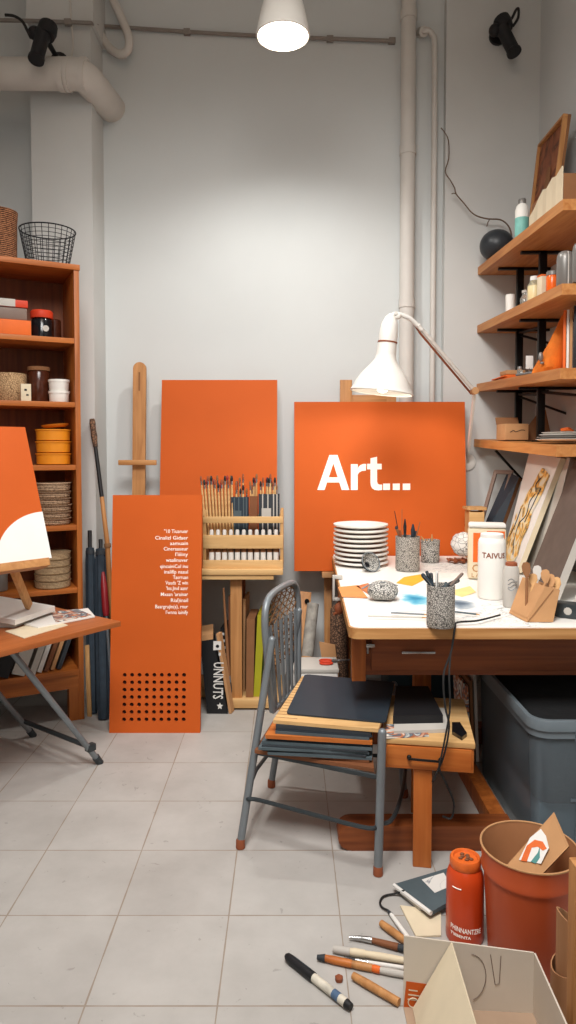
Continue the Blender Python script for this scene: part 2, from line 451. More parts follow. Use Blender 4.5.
# ================================================================== THE ROOM
WY, WX, LX, FY, CZ = 4.25, 1.475, -2.3, -1.6, 4.55
struct('floor', MB().box(LX, WX, FY, WY, -.1, 0), floor_mat(-.512, 1.707, .334, .3435))
struct('wall_back', MB().box(LX - .1, WX + .1, WY, WY + .1, -.1, CZ), 'wall')
struct('wall_right', MB().box(WX, WX + .1, FY, WY, -.1, CZ), 'wall')
struct('wall_left', MB().box(LX - .1, LX, FY, WY, -.1, CZ), 'wall')
struct('wall_front', MB().box(LX - .1, WX + .1, FY - .1, FY, -.1, CZ), 'wall')
struct('ceiling', MB().box(LX - .1, WX + .1, FY - .1, WY + .1, CZ, CZ + .1), 'wall')
struct('trim_1', MB().box(-1.44, -1.10, 4.0, WY, 0, CZ), 'trimpaint')         # left pilaster
struct('trim_2', MB().box(.925, WX, 4.19, WY, 0, CZ), 'trimpaint')            # shallow right pilaster
mb = MB(); z0 = at(60, 24, 4.0).z
mb.box(-1.45, -1.08, 3.975, WY, z0, z0 + .05); mb.box(-1.45, -1.08, 3.985, WY, z0 + .05, CZ)
struct('trim_3', mb, 'trimpaint')                                             # beam on the left pilaster

# pipes and conduit
mb = MB()
pp = [at(-90, 74, 3.87), at(40, 74, 3.87), at(72, 74, 3.87), at(84, 77, 3.88), at(94, 87, 3.97), at(104, 99, 4.12), at(112, 109, 4.26)]
mb.tube(smooth(pp, 4), .082, 20)
for a, b in ((60, 66), (68, 71), (82, 87)):
    mb.tube([at(a, 74.5, 3.87), at(b, 75, 3.87)], .087, 20)
solo('pipe', mb, 'pipe', 'thick white painted pipe with an elbow, at the top of the left pilaster', 'pipe')
mb = MB()
pp = [at(100, -30, 4.15), at(113, 0, 4.15), at(124, 24, 4.15), at(129, 40, 4.15), at(127, 51, 4.16), at(119, 54, 4.18), at(108, 46, 4.2), at(99, 30, 4.22), at(96, 14, 4.22), at(95, -20, 4.22)]
mb.tube(smooth(pp, 5), .024, 12)
solo('pipe', mb, 'pipe', 'thin white pipe bent in a U high above the elbow of the thick pipe', 'pipe')
mb = MB(); x, y = .705, 4.195
mb.tube([(x, y, 0), (x, y, CZ)], .044, 18)
for py in (155, 308, 20):
    z = at(407, py, y).z; mb.tube([(x, y, z), (x, y, z + .05)], .049, 18)
solo('pipe', mb, 'pipe', 'straight white vertical pipe on the back wall behind the desk lamp', 'pipe')
mb = MB(); y = 4.2
pp = [at(421, 34, 4.24), at(424, 31, y), at(429, 31, y), at(433, 36, y), at(434.5, 46, y), at(434.5, 120, y)]
pp = smooth(pp, 4); q = pp[-1]
mb.tube(pp + [V((q.x, q.y, 0))], .017, 12)
mb.tube([at(420, 33, 4.25), at(424, 31.5, y)], .03, 10)
solo('pipe', mb, 'pipe', 'thin white vertical pipe curving into the back wall right of the straight pipe', 'pipe')
mb = MB()
mb.tube([at(-60, 19, 3.96), at(34, 21, 3.96), at(91, 23, 3.96), at(97, 25, 4.1), at(101, 26, 4.232), at(190, 32, 4.232), at(260, 36, 4.232), at(395, 41, 4.232)], .011, 8)
for px, py in ((187, 32), (330, 39), (392, 41), (68, 22.5)):
    p = at(px, py, 4.232 if px > 100 else 3.96); mb.box(p.x - .02, p.x + .02, p.y - .014, p.y + .014, p.z - .016, p.z + .016, bev=.004)
solo('conduit', mb, 'conduit', 'thin grey conduit running across the top of the back wall', 'conduit')
mb = MB()
mb.tube(smooth([at(70, -10, 3.985), at(71, 20, 3.97), at(73, 44, 3.985), at(71, 60, 3.93)], 4), .005, 6)
solo('cable', mb, 'pipe', 'thin loose cable hanging down the left pilaster onto the thick pipe', 'cable')

# pendant lamp
c = at(283, 37, 3.2)
t = thing('pendant_lamp', 'white cone pendant lamp glowing at the top centre of the room', 'lamp', c)
prof = [(.118, 0), (.121, .004), (.112, .05), (.096, .12), (.074, .19), (.05, .245), (.03, .27)]
mb = MB(); mb.lathe(prof, 32, cap=False); mb.lathe([(r - .004, z) for r, z in prof], 32, cap=False)
mb.lathe([(.032, .262), (.03, .33), (.012, .345)], 20)
part('lamp_shade', mb, 'lampw', t)
part('bulb', MB().lathe([(.02, .022), (.106, .022), (.106, .026), (.02, .03)], 32), 'bulb', t)
part('cord', MB().tube([(0, 0, .34), (0, 0, CZ - c.z)], .004, 6), 'rubber', t)
part('ceiling_rose', MB().lathe([(.05, CZ - c.z - .03), (.05, CZ - c.z)], 20), 'lampw', t)

# spotlights
def spotlight(label, hp, bp, strap, anchor, Y):
    a, b = at(hp[0], hp[1], Y), at(bp[0], bp[1], Y - .06)
    t = thing('spotlight', label, 'spotlight', a)
    part('barrel', MB().lathe([(.036, -.01), (.042, 0), (.042, .02), (.036, .03), (.036, (b - a).length - .02), (.041, (b - a).length - .015), (.041, (b - a).length)], 20, axisM(a, b)), 'black', t, True)
    d = (b - a).normalized()
    h0 = a - d * .07; s = V((d.z, 0, -d.x)) * .03
    mb = MB(); mb.lathe([(.03, 0), (.047, .012), (.05, .05), (.043, .085)], 18, axisM(h0 - s * .6, a + d * .02 - s * .6))
    mb.ell(a + s * 1.5 + d * .0, (.035, .035, .035), 12, 8)
    part('lamp_head', mb, 'black', t, True)
    part('strap', MB().tube(smooth([at(x, y, Y - .01) for x, y in strap], 4), .0075, 8), 'rubber', t, True)
    mb = MB(); q = V((a.x, a.y, a.z)); w = V((a.x, anchor, a.z))
    mb.tube([q, w], .014, 10); mb.lathe([(.05, 0), (.05, .015)], 18, axisM(w, w + V((0, -.02, 0))))
    part('wall_bracket', mb, 'black', t, True)
spotlight('black spotlight hanging near the top left corner above the thick pipe', (43, 34), (36, 60),
          [(5, 15), (14, 16), (22, 21), (27, 30), (31, 38)], 3.965, 3.70)
spotlight('black spotlight mounted high on the wall at the top right', (502, 28), (514.5, 53),
          [(506, 26), (512, 18), (516, 10), (518.5, 9), (518, 18), (513, 26)], 4.19, 4.1)

# dried twig
mb = MB(); Y = 4.12
zz = lambda x, y: at(440 + x / 4.235, 90 + y / 4.235, Y)
main = smooth([zz(4, 160), zz(20, 180), zz(36, 215), zz(37, 290), zz(22, 345), zz(42, 380), zz(62, 415), zz(68, 440), zz(100, 478), zz(132, 517), zz(160, 535), zz(205, 546), zz(255, 549), zz(285, 570), zz(300, 600), zz(303, 640)], 3)
n = len(main); mb.tube(main, [.003 + .002 * i / n for i in range(n)], 6)
mb.tube([zz(68, 440), zz(58, 437), zz(49, 440)], .0028, 6); mb.tube([zz(212, 545), zz(203, 560), zz(198, 578)], .0028, 6)
solo('dried_twig', mb, mat('twig_bark', '#6a5546', .9), 'long thin dried twig arching up the wall behind the dark ball', 'twig')

# ================================================================== LEFT BOOKCASE
A = rad(27); FR = atz(84.5, 719, 0); FR = V((FR.x, FR.y, 0))
W, D, TK = .95, .35, .026
bc = thing('bookcase', 'tall reddish wooden open bookcase against the left wall', 'bookcase', FR, A)
BM = ROOT[bc.name]
def bz(px, py):      # height on the bookcase front
    p = ray(px, py); nrm = BM.to_3x3() @ V((0, 1, 0))
    tt = (FR - V((0, 0, CAMZ))).dot(nrm) / p.dot(nrm); return CAMZ + p.z * tt
HT = bz(74, 270)
part('side_panel', MB().box(-TK, 0, 0, D, 0, HT, bev=.002), 'bookcase', bc)
part('side_panel', MB().box(-W, -W + TK, 0, D, 0, HT, bev=.002), 'bookcase', bc)
part('top_panel', MB().box(-W - .004, .004, -.006, D, HT, HT + .028, bev=.003), 'bookshelf', bc)
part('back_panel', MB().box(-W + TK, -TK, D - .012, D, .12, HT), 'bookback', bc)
SZ = []
for px, py in ((70, 338), (70, 402), (70, 465), (70, 525.5), (70, 588.5)):
    z = bz(px, py); SZ.append(z + .0006)
    part('shelf_board', MB().box(-W + TK, -TK, .004, D - .012, z - .026, z, bev=.002), 'bookshelf', bc)
zb = bz(78, 669); SZ.append(zb + .0006)
part('shelf_board', MB().box(-W + TK, -TK, -.004, D - .012, zb - .03, zb, bev=.003), 'bookshelf', bc)
part('plinth_rail', MB().box(-W + TK, -TK, .004, .024, zb - .10, zb - .03), 'bookshelf', bc)
part('foot_block', MB().box(-.075, -TK, .004, .06, 0, zb - .1), 'bookcase', bc)

def onbc(px, dy, z):       # point on a bookcase shelf seen at column px, dy behind the front edge
    best = None
    for k in range(500):
        x = -W + W * k / 499
        p = BM @ V((x, dy, z)); d = abs(288 + FPX * p.x / (p.y * cos(TH) - (p.z - CAMZ) * sin(TH)) - px)
        if best is None or d < best[0]: best = (d, p)
    return best[1]
PXM = 3.6 / FPX            # metres per photo pixel at the bookcase
# top: wicker basket and wire basket
def basket(name, r0, r1, h, fl=0.03):
    mb = MB(); t = .008
    mb.lathe([(r0, 0), (r0 * .6 + r1 * .4, h * .35), (r1, h * .8), (r1 + .004, h), (r1 - t, h), (r1 - t - .004, h * .8), (r0 - t, .012)], 28)
    return mb
p = onbc(-1, .12, HT + .0285)
solo('wicker_basket', basket('b', .085, .088, .245), 'bask1', 'dark brown round wicker basket on top of the bookcase', 'basket', loc=p)
p = onbc(48, .125, HT + .0285)
t = thing('wire_basket', 'round black wire basket on top of the bookcase', 'basket', p)
R0, R1, HB = .103, .138, .185
def ring(r, z, n=36): return [(r * cos(2 * pi * k / n), r * sin(2 * pi * k / n), z) for k in range(n)]
mb = MB()
for k in range(9):
    f = k / 9; mb.tube(ring(R0 + (R1 - R0) * f, .006 + (HB - .006) * f), .0016, 5, True)
for k in range(26):
    a = 2 * pi * k / 26; mb.tube([(R0 * cos(a), R0 * sin(a), .004), (R1 * cos(a), R1 * sin(a), HB)], .0018, 5)
for k in range(-4, 5):
    x = k * .022; h = math.sqrt(R0 * R0 - x * x); mb.tube([(x, -h, .004), (x, h, .004)], .0015, 5)
part('wire_mesh', mb, 'wire', t)
part('rim', MB().tube(ring(R1, HB), .0035, 8, True), 'wire', t)

# shelf one
p = onbc(4, .1, SZ[0])
solo('flat_box', MB().box(-.16, .118, -.09, .07, 0, .072, bev=.003), 'boxorange', 'flat bright orange cardboard box under the grey tub in the bookcase', 'box', loc=p, rot=(0, 0, A))
p2 = onbc(4, .1, SZ[0] + .073)
t = thing('storage_tub', 'grey brown plastic tub with a red and grey lid, on the orange box', 'tub', p2, A)
part('body', MB().box(-.16, .10, -.08, .06, 0, .06, bev=.008), 'greybrown', t)
part('lid', MB().box(-.163, .104, -.084, .064, .061, .098, bev=.006).box(-.166, .045, -.086, -.03, .0625, .0995, mi=1, bev=.003), ['red', 'paper2'], t, label='red lid with a grey label')
p = onbc(42, .09, SZ[0])
t = thing('jar', 'dark glass jar with an orange red lid on the top shelf of the bookcase', 'jar', p, A)
part('body', MB().lathe([(.044, 0), (.05, .006), (.05, .09), (.044, .1)], 24), 'darkglass', t)
part('lid', MB().lathe([(.054, .1), (.056, .104), (.056, .132), (.05, .139)], 28), 'red', t)
lettering(t, [('Ink', .03, -.002, .04, 'CENTER')], ROOT[t.name] @ basis((0, -.0505, 0), (1, 0, 0), (0, 0, 1)), 'paper2', 'label_mark') if False else None
part('label_mark', MB().prism(arc((.012, .045), .016, 0, 2 * pi, 10)[:-1], 0, .0015, basis((0, -.051, 0), (1, 0, 0), (0, 0, 1))), 'paper2', t)
p = onbc(55, .20, SZ[0])
solo('jar', MB().lathe([(.03, 0), (.032, .01), (.032, .115), (.026, .12)], 20), 'brownglass', 'small dark brown jar behind the black jar on the top shelf of the bookcase', 'jar', loc=p)
# shelf two
p = onbc(10, .18, SZ[1])
solo('woven_bowl', MB().lathe([(.052, 0), (.072, .03), (.082, .08), (.084, .145), (.077, .145), (.072, .07), (.045, .012)], 28), 'bask4', 'pale straw bowl beside the brown jar, second shelf of the bookcase', 'bowl', loc=p)
p = onbc(25, .05, SZ[1])
t = thing('kraft_tag_box', 'small pale kraft box with black marks in front of the brown jar', 'box', p, A)
part('body', MB().box(-.02, .028, -.02, .02, 0, .085, bev=.002), 'cream', t)
part('print_mark', MB().box(-.004, .008, -.0212, -.02, .05, .06).box(.004, .016, -.0212, -.02, .026, .034), 'black', t)
p = onbc(39, .17, SZ[1])
t = thing('jar', 'tall dark brown glass jar with a flat lid, second shelf of the bookcase', 'jar', p, A)
part('body', MB().lathe([(.05, 0), (.055, .008), (.055, .155), (.05, .165)], 28), 'brownglass', t)
part('lid', MB().lathe([(.056, .166), (.057, .17), (.057, .184), (.052, .187)], 28), 'kraftdark', t)
p = onbc(59, .09, SZ[1])
tubp = [(.044, 0), (.048, .006), (.05, .05), (.052, .052), (.052, .058), (.045, .058)]
for k, lb in enumerate(('lower white plastic tub of the stacked pair in the bookcase', 'upper white plastic tub of the stacked pair in the bookcase')):
    t = thing('plastic_tub', lb, 'tub', (p.x, p.y, p.z + k * .059), group='white tubs in the bookcase')
    part('body', MB().lathe(tubp[:-2] + [(.044, .054)], 24), 'white', t)
    part('rim', MB().lathe([(.047, .0455), (.053, .046), (.053, .058), (.047, .0585)], 24), 'white', t)
# shelf three: yellow bowls
p = onbc(53.5, .10, SZ[2])
for k in range(3):
    zz_ = (0, .061, .122)[k]
    solo('enamel_bowl', MB().lathe([(.07, 0), (.083, .004), (.085, .05 if k < 2 else .052), (.089, .053), (.089, .059), (.08, .06)], 32), 'yellow',
         ('yellow enamel bowl at the bottom of its stack in the bookcase', 'middle yellow enamel bowl of the stack in the bookcase', 'uppermost yellow enamel bowl of the stack, under the dish')[k], 'bowl', 'yellow bowls in the bookcase', loc=(p.x, p.y, p.z + zz_))
solo('shallow_dish', MB().lathe([(.05, 0), (.066, .01), (.07, .016), (.064, .016), (.048, .006)], 28), 'yellow_d', 'shallow yellow dish resting tilted on the stack of yellow bowls', 'dish', loc=(p.x + .012, p.y, p.z + .191), rot=(0, rad(-6), 0))
# shelf four: stacked wicker bowls
p = onbc(53.5, .10, SZ[3])
zc = 0
for k in range(6):
    h = .034 if k < 5 else .045
    solo('wicker_bowl', MB().lathe([(.078, 0), (.084, .006), (.086, h - .008), (.091, h - .004), (.09, h), (.08, h)], 30), 'bask2',
         (ORD[k] + ' grey brown wicker bowl from the bottom of its stack in the bookcase'), 'bowl', 'wicker bowls in the bookcase',
         loc=(p.x + rng.uniform(-.003, .003), p.y, p.z + zc), rot=(0, 0, k * .7)); zc += h + .0005
# shelf five: pale baskets
p = onbc(53, .09, SZ[4]); zc = 0
for k in range(5):
    h = .036
    solo('straw_basket', MB().lathe([(.082, 0), (.088, .005), (.09, h - .006), (.092, h), (.083, h)], 30), 'bask3',
         (ORD[k] + ' pale straw basket from the bottom of its stack, low in the bookcase'), 'basket', 'pale straw baskets in the bookcase',
         loc=(p.x, p.y, p.z + zc), rot=(0, 0, k * .5)); zc += h + .0005
p = onbc(-2, .1, SZ[4])
solo('jar', MB().lathe([(.04, 0), (.046, .006), (.046, .13), (.035, .15), (.035, .17)], 22), 'greytin', 'grey jar half hidden behind the easel canvas, low in the bookcase', 'jar', loc=p)
# bottom shelf: leaning books
def book_lean(px, dy, w, h, dpt, ang, mt, label, pages=True, cat='book', letter=None):
    p = onbc(px, dy, SZ[5])
    lift = 0 if ang > 0 else -w * sin(ang)
    t = thing('book', label, cat, (p.x, p.y, p.z + w * sin(ang) + .001), A, 0, ang, 'leaning books at the bottom of the bookcase')
    part('cover', MB().box(0, .005, 0, dpt, 0, h).box(w - .005, w, 0, dpt, 0, h).box(0, w, -.004, .002, 0, h), mt, t)
    part('pages', MB().box(.005, w - .005, .002, dpt - .004, .004, h - .004), 'paper', t)
    if letter:
        lettering(t, letter, ROOT[t.name] @ basis((w * .5, -.005, 0), (0, 0, 1), (-1, 0, 0)), 'paper2')
# every book leans towards the right
book_lean(-9.5, .0, .085, .28, .19, rad(20), 'black', 'thick black book with grey lettering, leaning low in the bookcase', letter=[('ALL', .055, .12, -.015, 'LEFT')])
book_lean(11.5, .0, .062, .255, .2, rad(20), 'paper2', 'thick grey book leaning in the middle of the books low in the bookcase')
book_lean(29, .0, .03, .22, .18, rad(20), 'paper2', 'thin grey book leaning right of the thick grey book')
book_lean(37, .02, .022, .23, .18, rad(20), 'paper', 'thin white book leaning behind the table leg, low in the bookcase')
book_lean(44, .02, .02, .24, .18, rad(20), 'brownboard', 'thin brown book leaning low in the bookcase')
book_lean(50.5, .03, .018, .235, .18, rad(20), 'kraft', 'thin kraft covered book leaning low in the bookcase')
book_lean(57, .03, .02, .23, .18, rad(20), 'charcoal', 'thin charcoal book nearest the side panel, low in the bookcase')

# ================================================================== FOLDING TABLE
TZ = .65
R_ = atz(121, 621, TZ); fd = V((-.59, -.807, 0)); bd = V((-.807, .59, 0))
Q = Matrix(((-fd.x, bd.x, 0, R_.x), (-fd.y, bd.y, 0, R_.y), (0, 0, 1, 0), (0, 0, 0, 1)))   # x back along the long edge, y across
ft = thing('folding_table', 'small wooden folding table with grey steel legs in front of the bookcase', 'table', (R_.x, R_.y, 0), math.atan2(-fd.y, -fd.x))
TL, TW = 1.25, .69
part('tabletop', MB().box(-TL, 0, 0, TW, TZ - .024, TZ, bev=.005), 'ltable', ft)
f1 = atz(98, 764, 0); f1.z = 0
q1 = ROOT[ft.name].inverted() @ f1
tl = []
for sgn, y in ((1, q1.y), (1, q1.y + .5)):
    mb = MB(); mb.tube([(q1.x, y, .018), (q1.x - .42, y, TZ - .035)], .0135, 10)
    lg = part('leg', mb, 'steel', ft)
    mb = MB(); mb.tube([(q1.x + .012, y, .0), (q1.x - .012, y, .036)], .017, 10); part('rubber_foot', mb, 'steeldark', lg)
mb = MB()
for y in (q1.y + .03, q1.y + .53):
    mb.tube([(q1.x - 1.06, y, .018), (q1.x - .64, y, TZ - .035)], .0135, 10)
part('rear_legs', mb, 'steel', ft)
mb = MB(); mb.tube([(q1.x - .04, q1.y, .09), (q1.x - .04, q1.y + .5, .09)], .011, 10)
mb.box(q1.x - .06, q1.x - .02, q1.y - .016, q1.y + .016, .075, .105, bev=.004)
part('cross_bar', mb, 'steeldark', ft)
part('leg_rail', MB().box(q1.x - .45, q1.x - .38, q1.y - .03, q1.y + .55, TZ - .045, TZ - .024), 'steeldark', ft)
# papers and books on the table
def sheet(name, label, cat, pts, z, th, mt, group=None):
    P = [atz(x, y, z) for x, y in pts]
    mb = MB(); n = len(P)
    mb.add([(p.x, p.y, z - th) for p in P] + [(p.x, p.y, z) for p in P], [tuple(range(n - 1, -1, -1)), tuple(range(n, 2 * n))] + [(i, (i + 1) % n, n + (i + 1) % n, n + i) for i in range(n)])
    return solo(name, mb, mt, label, cat, group)
sheet('paper_sheet', 'cream paper sheet at the front edge of the folding table', 'paper', [(5, 631), (24, 638), (68, 625), (50, 619)], TZ + .003, .0025, 'cream')
sheet('magazine', 'open magazine with a blue picture, right of the white book on the folding table', 'magazine', [(24, 624), (38, 627), (95, 616), (88, 608), (58, 612)], TZ + .008, .006, 'paper')
sheet('print', 'blue and yellow printed page lying on the magazine on the folding table', 'print', [(56, 622), (92, 615), (78, 609), (50, 611)], TZ + .011, .002, 'multart')
sheet('book', 'grey book at the bottom of the pile under the small easel', 'book', [(-40, 622), (14, 623), (52, 610), (2, 600)], TZ + .022, .02, 'paper2')
sheet('book', 'white book on the pile under the small easel', 'book', [(-30, 612), (15, 620), (55, 606), (0, 596)], TZ + .046, .022, 'paper')
# table easel with canvas
bl_, br_ = None, at(51.5, 558, 2.87)
ld = V((-.75, .66, 0)); rd = V((.66, .75, 0)); up = (V((0, 0, 1)) * .56 + V((-.165, .14, 0))).normalized()
tr = at(24.5, 427, 3.0); up = (tr - br_).normalized(); H = (tr - br_).length
W2 = .52
bl = br_ - rd * W2
cv = thing('canvas', 'orange canvas with a white curve standing on the small table easel', 'canvas', ((bl + br_) / 2))
T = basis(bl, rd, up)
part('board', MB().box(0, W2, 0, H, -.022, 0, T, bev=.002), 'orange2', cv, True)
# white corner shape, lower right, bounded by an ellipse
pts = []
for k in range(25):
    a = .56 + .44 * k / 24
    pts.append((W2 * a, H * .345 * math.sqrt(max(0, 1 - ((1 - a) / .44) ** 2))))
white = [(W2, 0.0)] + [(x, max(y, .0005)) for x, y in reversed(pts)]
part('white_curve', MB().prism(white, .0002, .0016, T), 'white', cv, True, 'white painted curve in the lower corner')
n_ = rd.cross(up)
te = thing('table_easel', 'small pale wooden table easel holding the orange canvas with a white curve', 'easel', (br_.x - .2 * rd.x, br_.y - .2 * rd.y, TZ + .046))
part('ledge', MB().box(-.02, W2 - .03, -.035, -.002, -.03, .035, T, bev=.003), 'easelx', te, True)
zt = TZ + .047
lf = atz(29, 609, zt); lt = bl + rd * (W2 - .16) + up * .02 - n_ * .035
def bar(mb, a, b, w, d, mi=0, hint=(0.13, 1, .07)):
    T_ = axisM(a, b, hint); mb.box(-w / 2, w / 2, -d / 2, d / 2, 0, (V(b) - V(a)).length, T_, mi, min(w, d) * .12); return mb
mb = bar(MB(), lf + V((0, 0, .012)), lt, .034, .02, 0, n_); part('leg', mb, 'palez', te, True)
lt2 = bl + rd * .1 + up * .02 - n_ * .035
lf2 = lf - rd * .28; part('leg', bar(MB(), V((lf2.x, lf2.y, zt + .012)), lt2, .034, .02, 0, n_), 'easel', te, True)
tp = bl + rd * (W2 * .45) - n_ * .045
part('mast', bar(MB(), tp - up * .03, tp + up * (H + .03), .04, .018, 0, n_), 'easel', te, True)
bk = tp - n_ * .16; part('rear_leg', bar(MB(), V((bk.x, bk.y, TZ + .06)), tp + up * (H * .7) - n_ * .02, .03, .016, 0, n_), 'easel', te, True)
# ================================================================== CENTRE: PANELS, EASELS, BRUSH RACK
def prj(p):
    d = p.y * cos(TH) - (p.z - CAMZ) * sin(TH); u = p.y * sin(TH) + (p.z - CAMZ) * cos(TH)
    return 288 + FPX * p.x / d, 512 + SHP - FPX * u / d
# orange panel with text and punched holes
bl = atz(110, 733, 0); br = atz(198.5, 733, 0); bl.z = br.z = 0; br.y = bl.y
tz = at(155, 495, bl.y + .12)
tl = V((bl.x - .008, bl.y + .12, tz.z)); tr = V((br.x + .018, bl.y + .12, tz.z))
pw, ph = (br - bl).length + .012, (tl - bl).length
T = basis(bl + V((-.004, 0, 0)), (1, 0, 0), tl - bl + V((.006, 0, 0)))
pn = thing('sign_panel', 'tall narrow orange panel with small white text and a grid of punched holes', 'panel', ((bl + br) / 2))
PT = ROOT[pn.name].inverted() @ T
def px2panel(px, py):
    d = ray(px, py); o = V((0, 0, CAMZ)); n = T.to_3x3() @ V((0, 0, 1)); p0 = T.translation
    tt = (p0 - o).dot(n) / d.dot(n); q = T.inverted() @ (o + d * tt); return q.x, q.y
gx0, gy0 = px2panel(124, 719.5); gx1, gy1 = px2panel(184, 675)
NX, NY = 9, 7
cx, cy = (gx1 - gx0) / (NX - 1), (gy1 - gy0) / (NY - 1)
HX0, HX1, HY0, HY1 = gx0 - cx / 2, gx1 + cx / 2, gy0 - cy / 2, gy1 + cy / 2
t1 = .012
mb = MB()
for (x0, x1, y0, y1) in ((0, pw, 0, HY0), (0, pw, HY1, ph), (0, HX0, HY0, HY1), (HX1, pw, HY0, HY1)):
    mb.add([(x0, y0, 0), (x1, y0, 0), (x1, y1, 0), (x0, y1, 0)], [(0, 1, 2, 3)], 0, PT)
hr = .0105
for i in range(NX):
    for j in range(NY):
        ux, uy = gx0 + i * cx, gy0 + j * cy; vs = []
        for k in range(8):
            a = k * pi / 4; ca, sa = cos(a), sin(a); m_ = max(abs(ca), abs(sa))
            vs.append((ux + ca / m_ * cx / 2, uy + sa / m_ * cy / 2, 0))
        for k in range(8): vs.append((ux + hr * cos(k * pi / 4), uy + hr * sin(k * pi / 4), 0))
        for k in range(8): vs.append((ux + hr * cos(k * pi / 4), uy + hr * sin(k * pi / 4), -t1))
        fs = []
        for k in range(8):
            k2 = (k + 1) % 8; fs += [(k, k2, 8 + k2, 8 + k), (8 + k, 8 + k2, 16 + k2, 16 + k)]
        mb.add(vs, fs, 0, PT)
mb.add([(0, 0, 0), (pw, 0, 0), (pw, ph, 0), (0, ph, 0), (0, 0, -.03), (pw, 0, -.03), (pw, ph, -.03), (0, ph, -.03)],
       [(0, 1, 5, 4), (1, 2, 6, 5), (2, 3, 7, 6), (3, 0, 4, 7)], 0, PT)
part('board', mb, 'orange', pn)
part('hole_shade_sheet', MB().box(.003, pw - .003, .003, ph - .003, -.0295, -t1, PT), 'holeshade', pn)  # dark sheet stands in for the shade inside the punched holes
LN = ['"10 Tiuaruor', 'Cinalizl Gidaer', 'aamuain', 'Cineraaueur', "I'iiiiny", 'waalinuver', 'qincuiniCol inu', 'inalifip naaul', 'Taorruan', "Vauds 'Z win", "'Ins.Jind aanr", "Mxaan 'arainar", 'Rial)inail', 'Baargrujin(s), rnur', "I'wnna iainify"]
LX0 = [164, 155, 170, 163.5, 175, 166, 160, 164, 173, 165.5, 166, 160.5, 170.5, 155, 165.5]
LY = [533, 539.5, 545, 550.5, 556, 561.8, 568, 573.5, 579, 584.5, 590, 596, 602, 608.3, 614]
for k, tx in enumerate(LN):
    xr, yb = px2panel(188, LY[k]); xl, _ = px2panel(LX0[k], LY[k])
    cu = bpy.data.curves.new('t', 'FONT'); cu.body = tx; cu.size = .026; cu.offset = .0001; cu.extrude = .0003; cu.resolution_u = 2
    ob = bpy.data.objects.new('t', cu); COL.objects.link(ob); dg = bpy.context.evaluated_depsgraph_get(); dg.update()
    me = bpy.data.meshes.new_from_object(ob.evaluated_get(dg)); wdt = max(v.co.x for v in me.vertices); f = (xr - xl) / wdt
    mb = MB(); mb.add([(xl + v.co.x * f, yb + v.co.y * 1.0, v.co.z + .0009) for v in me.vertices], [tuple(q.vertices) for q in me.polygons], 0, PT)
    part('lettering', mb, 'whitelet', pn)
    bpy.data.objects.remove(ob); bpy.data.curves.remove(cu); bpy.data.meshes.remove(me)

# slim wooden easel behind the panel
c0 = at(139, 420, 4.1)
se = thing('studio_easel', 'slim wooden easel with a round topped mast behind the orange text panel', 'easel', (c0.x, 4.02, 0))
m0, m1 = V((c0.x, 3.98, 0)), at(139.5, 362, 4.13); m0.x = m1.x
T = axisM(m0, m1, (0, 1, 0)); Lm = (m1 - m0).length
mb = MB()
w2 = .038
poly = [(-w2 * .93, 0), (w2 * .93, 0)] + [(w2 * cos(a), Lm - w2 + w2 * sin(a)) for a in [pi * k / 12 for k in range(13)]]
TT = basis(m0, (1, 0, 0), m1 - m0)
mb.prism(poly, -.022, 0, TT)
part('mast', mb, 'easel', se, True)
mb = MB(); mb.prism([(-.005, Lm - .17), (.005, Lm - .17), (.005, Lm - .06), (-.005, Lm - .06)], .0002, .001, TT)
part('mast_slot', mb, 'kraftdark', se, True)
qa, qb = at(119, 462, 4.06), at(157, 462, 4.06)
part('cross_bar', MB().box(qa.x, qb.x, 4.035, 4.055, qa.z - .018, qa.z + .012, bev=.005), 'easelx', se, True)
part('leg', bar(MB(), (c0.x - .02, 3.97, .25), (c0.x - .16, 3.94, .01), .035, .02), 'easel', se, True)
part('leg', bar(MB(), (c0.x + .0, 3.95, .25), (c0.x + .03, 3.87, .01), .035, .02), 'easel', se, True)

# stand with shelf
sx0, sx1 = -.80, at(283, 573, 3.67).x
sy0, sy1 = 3.67, 4.13
stz = at(240, 569.5, sy0).z
st = thing('wooden_stand', 'low wooden stand with a centre post carrying the brush rack', 'stand', ((sx0 + sx1) / 2, (sy0 + sy1) / 2, 0))
part('top_board', MB().box(sx0, sx1, sy0, sy1, stz - .03, stz, bev=.004).box(sx0, sx1 - .05, sy0 + .01, sy0 + .03, stz - .055, stz - .03), 'pale', st, True)
pxa, pxb = at(230.5, 640, 3.74).x, at(242, 640, 3.74).x
part('post', MB().box(pxa, pxb, 3.735, 3.78, .05, stz - .03, bev=.003), 'easel', st, True)
part('post', MB().box(sx0 + .03, sx0 + .09, 3.89, 3.935, .05, stz - .03, bev=.003), 'tablez', st, True)
part('post', MB().box(pxa, pxb, 4.04, 4.08, .05, stz - .03, bev=.003), 'tablez', st, True)
part('base_board', MB().box(at(228.5, 712, 3.71).x, sx1 + .03, 3.71, 4.13, .012, .06, bev=.004).box(sx0, at(228.5, 712, 3.71).x, 3.88, 4.13, .012, .06).box(sx0, sx0 + .08, 3.89, 4.12, 0, .012).box(sx1 - .07, sx1 + .01, 3.72, 4.12, 0, .012), 'pale', st, True)

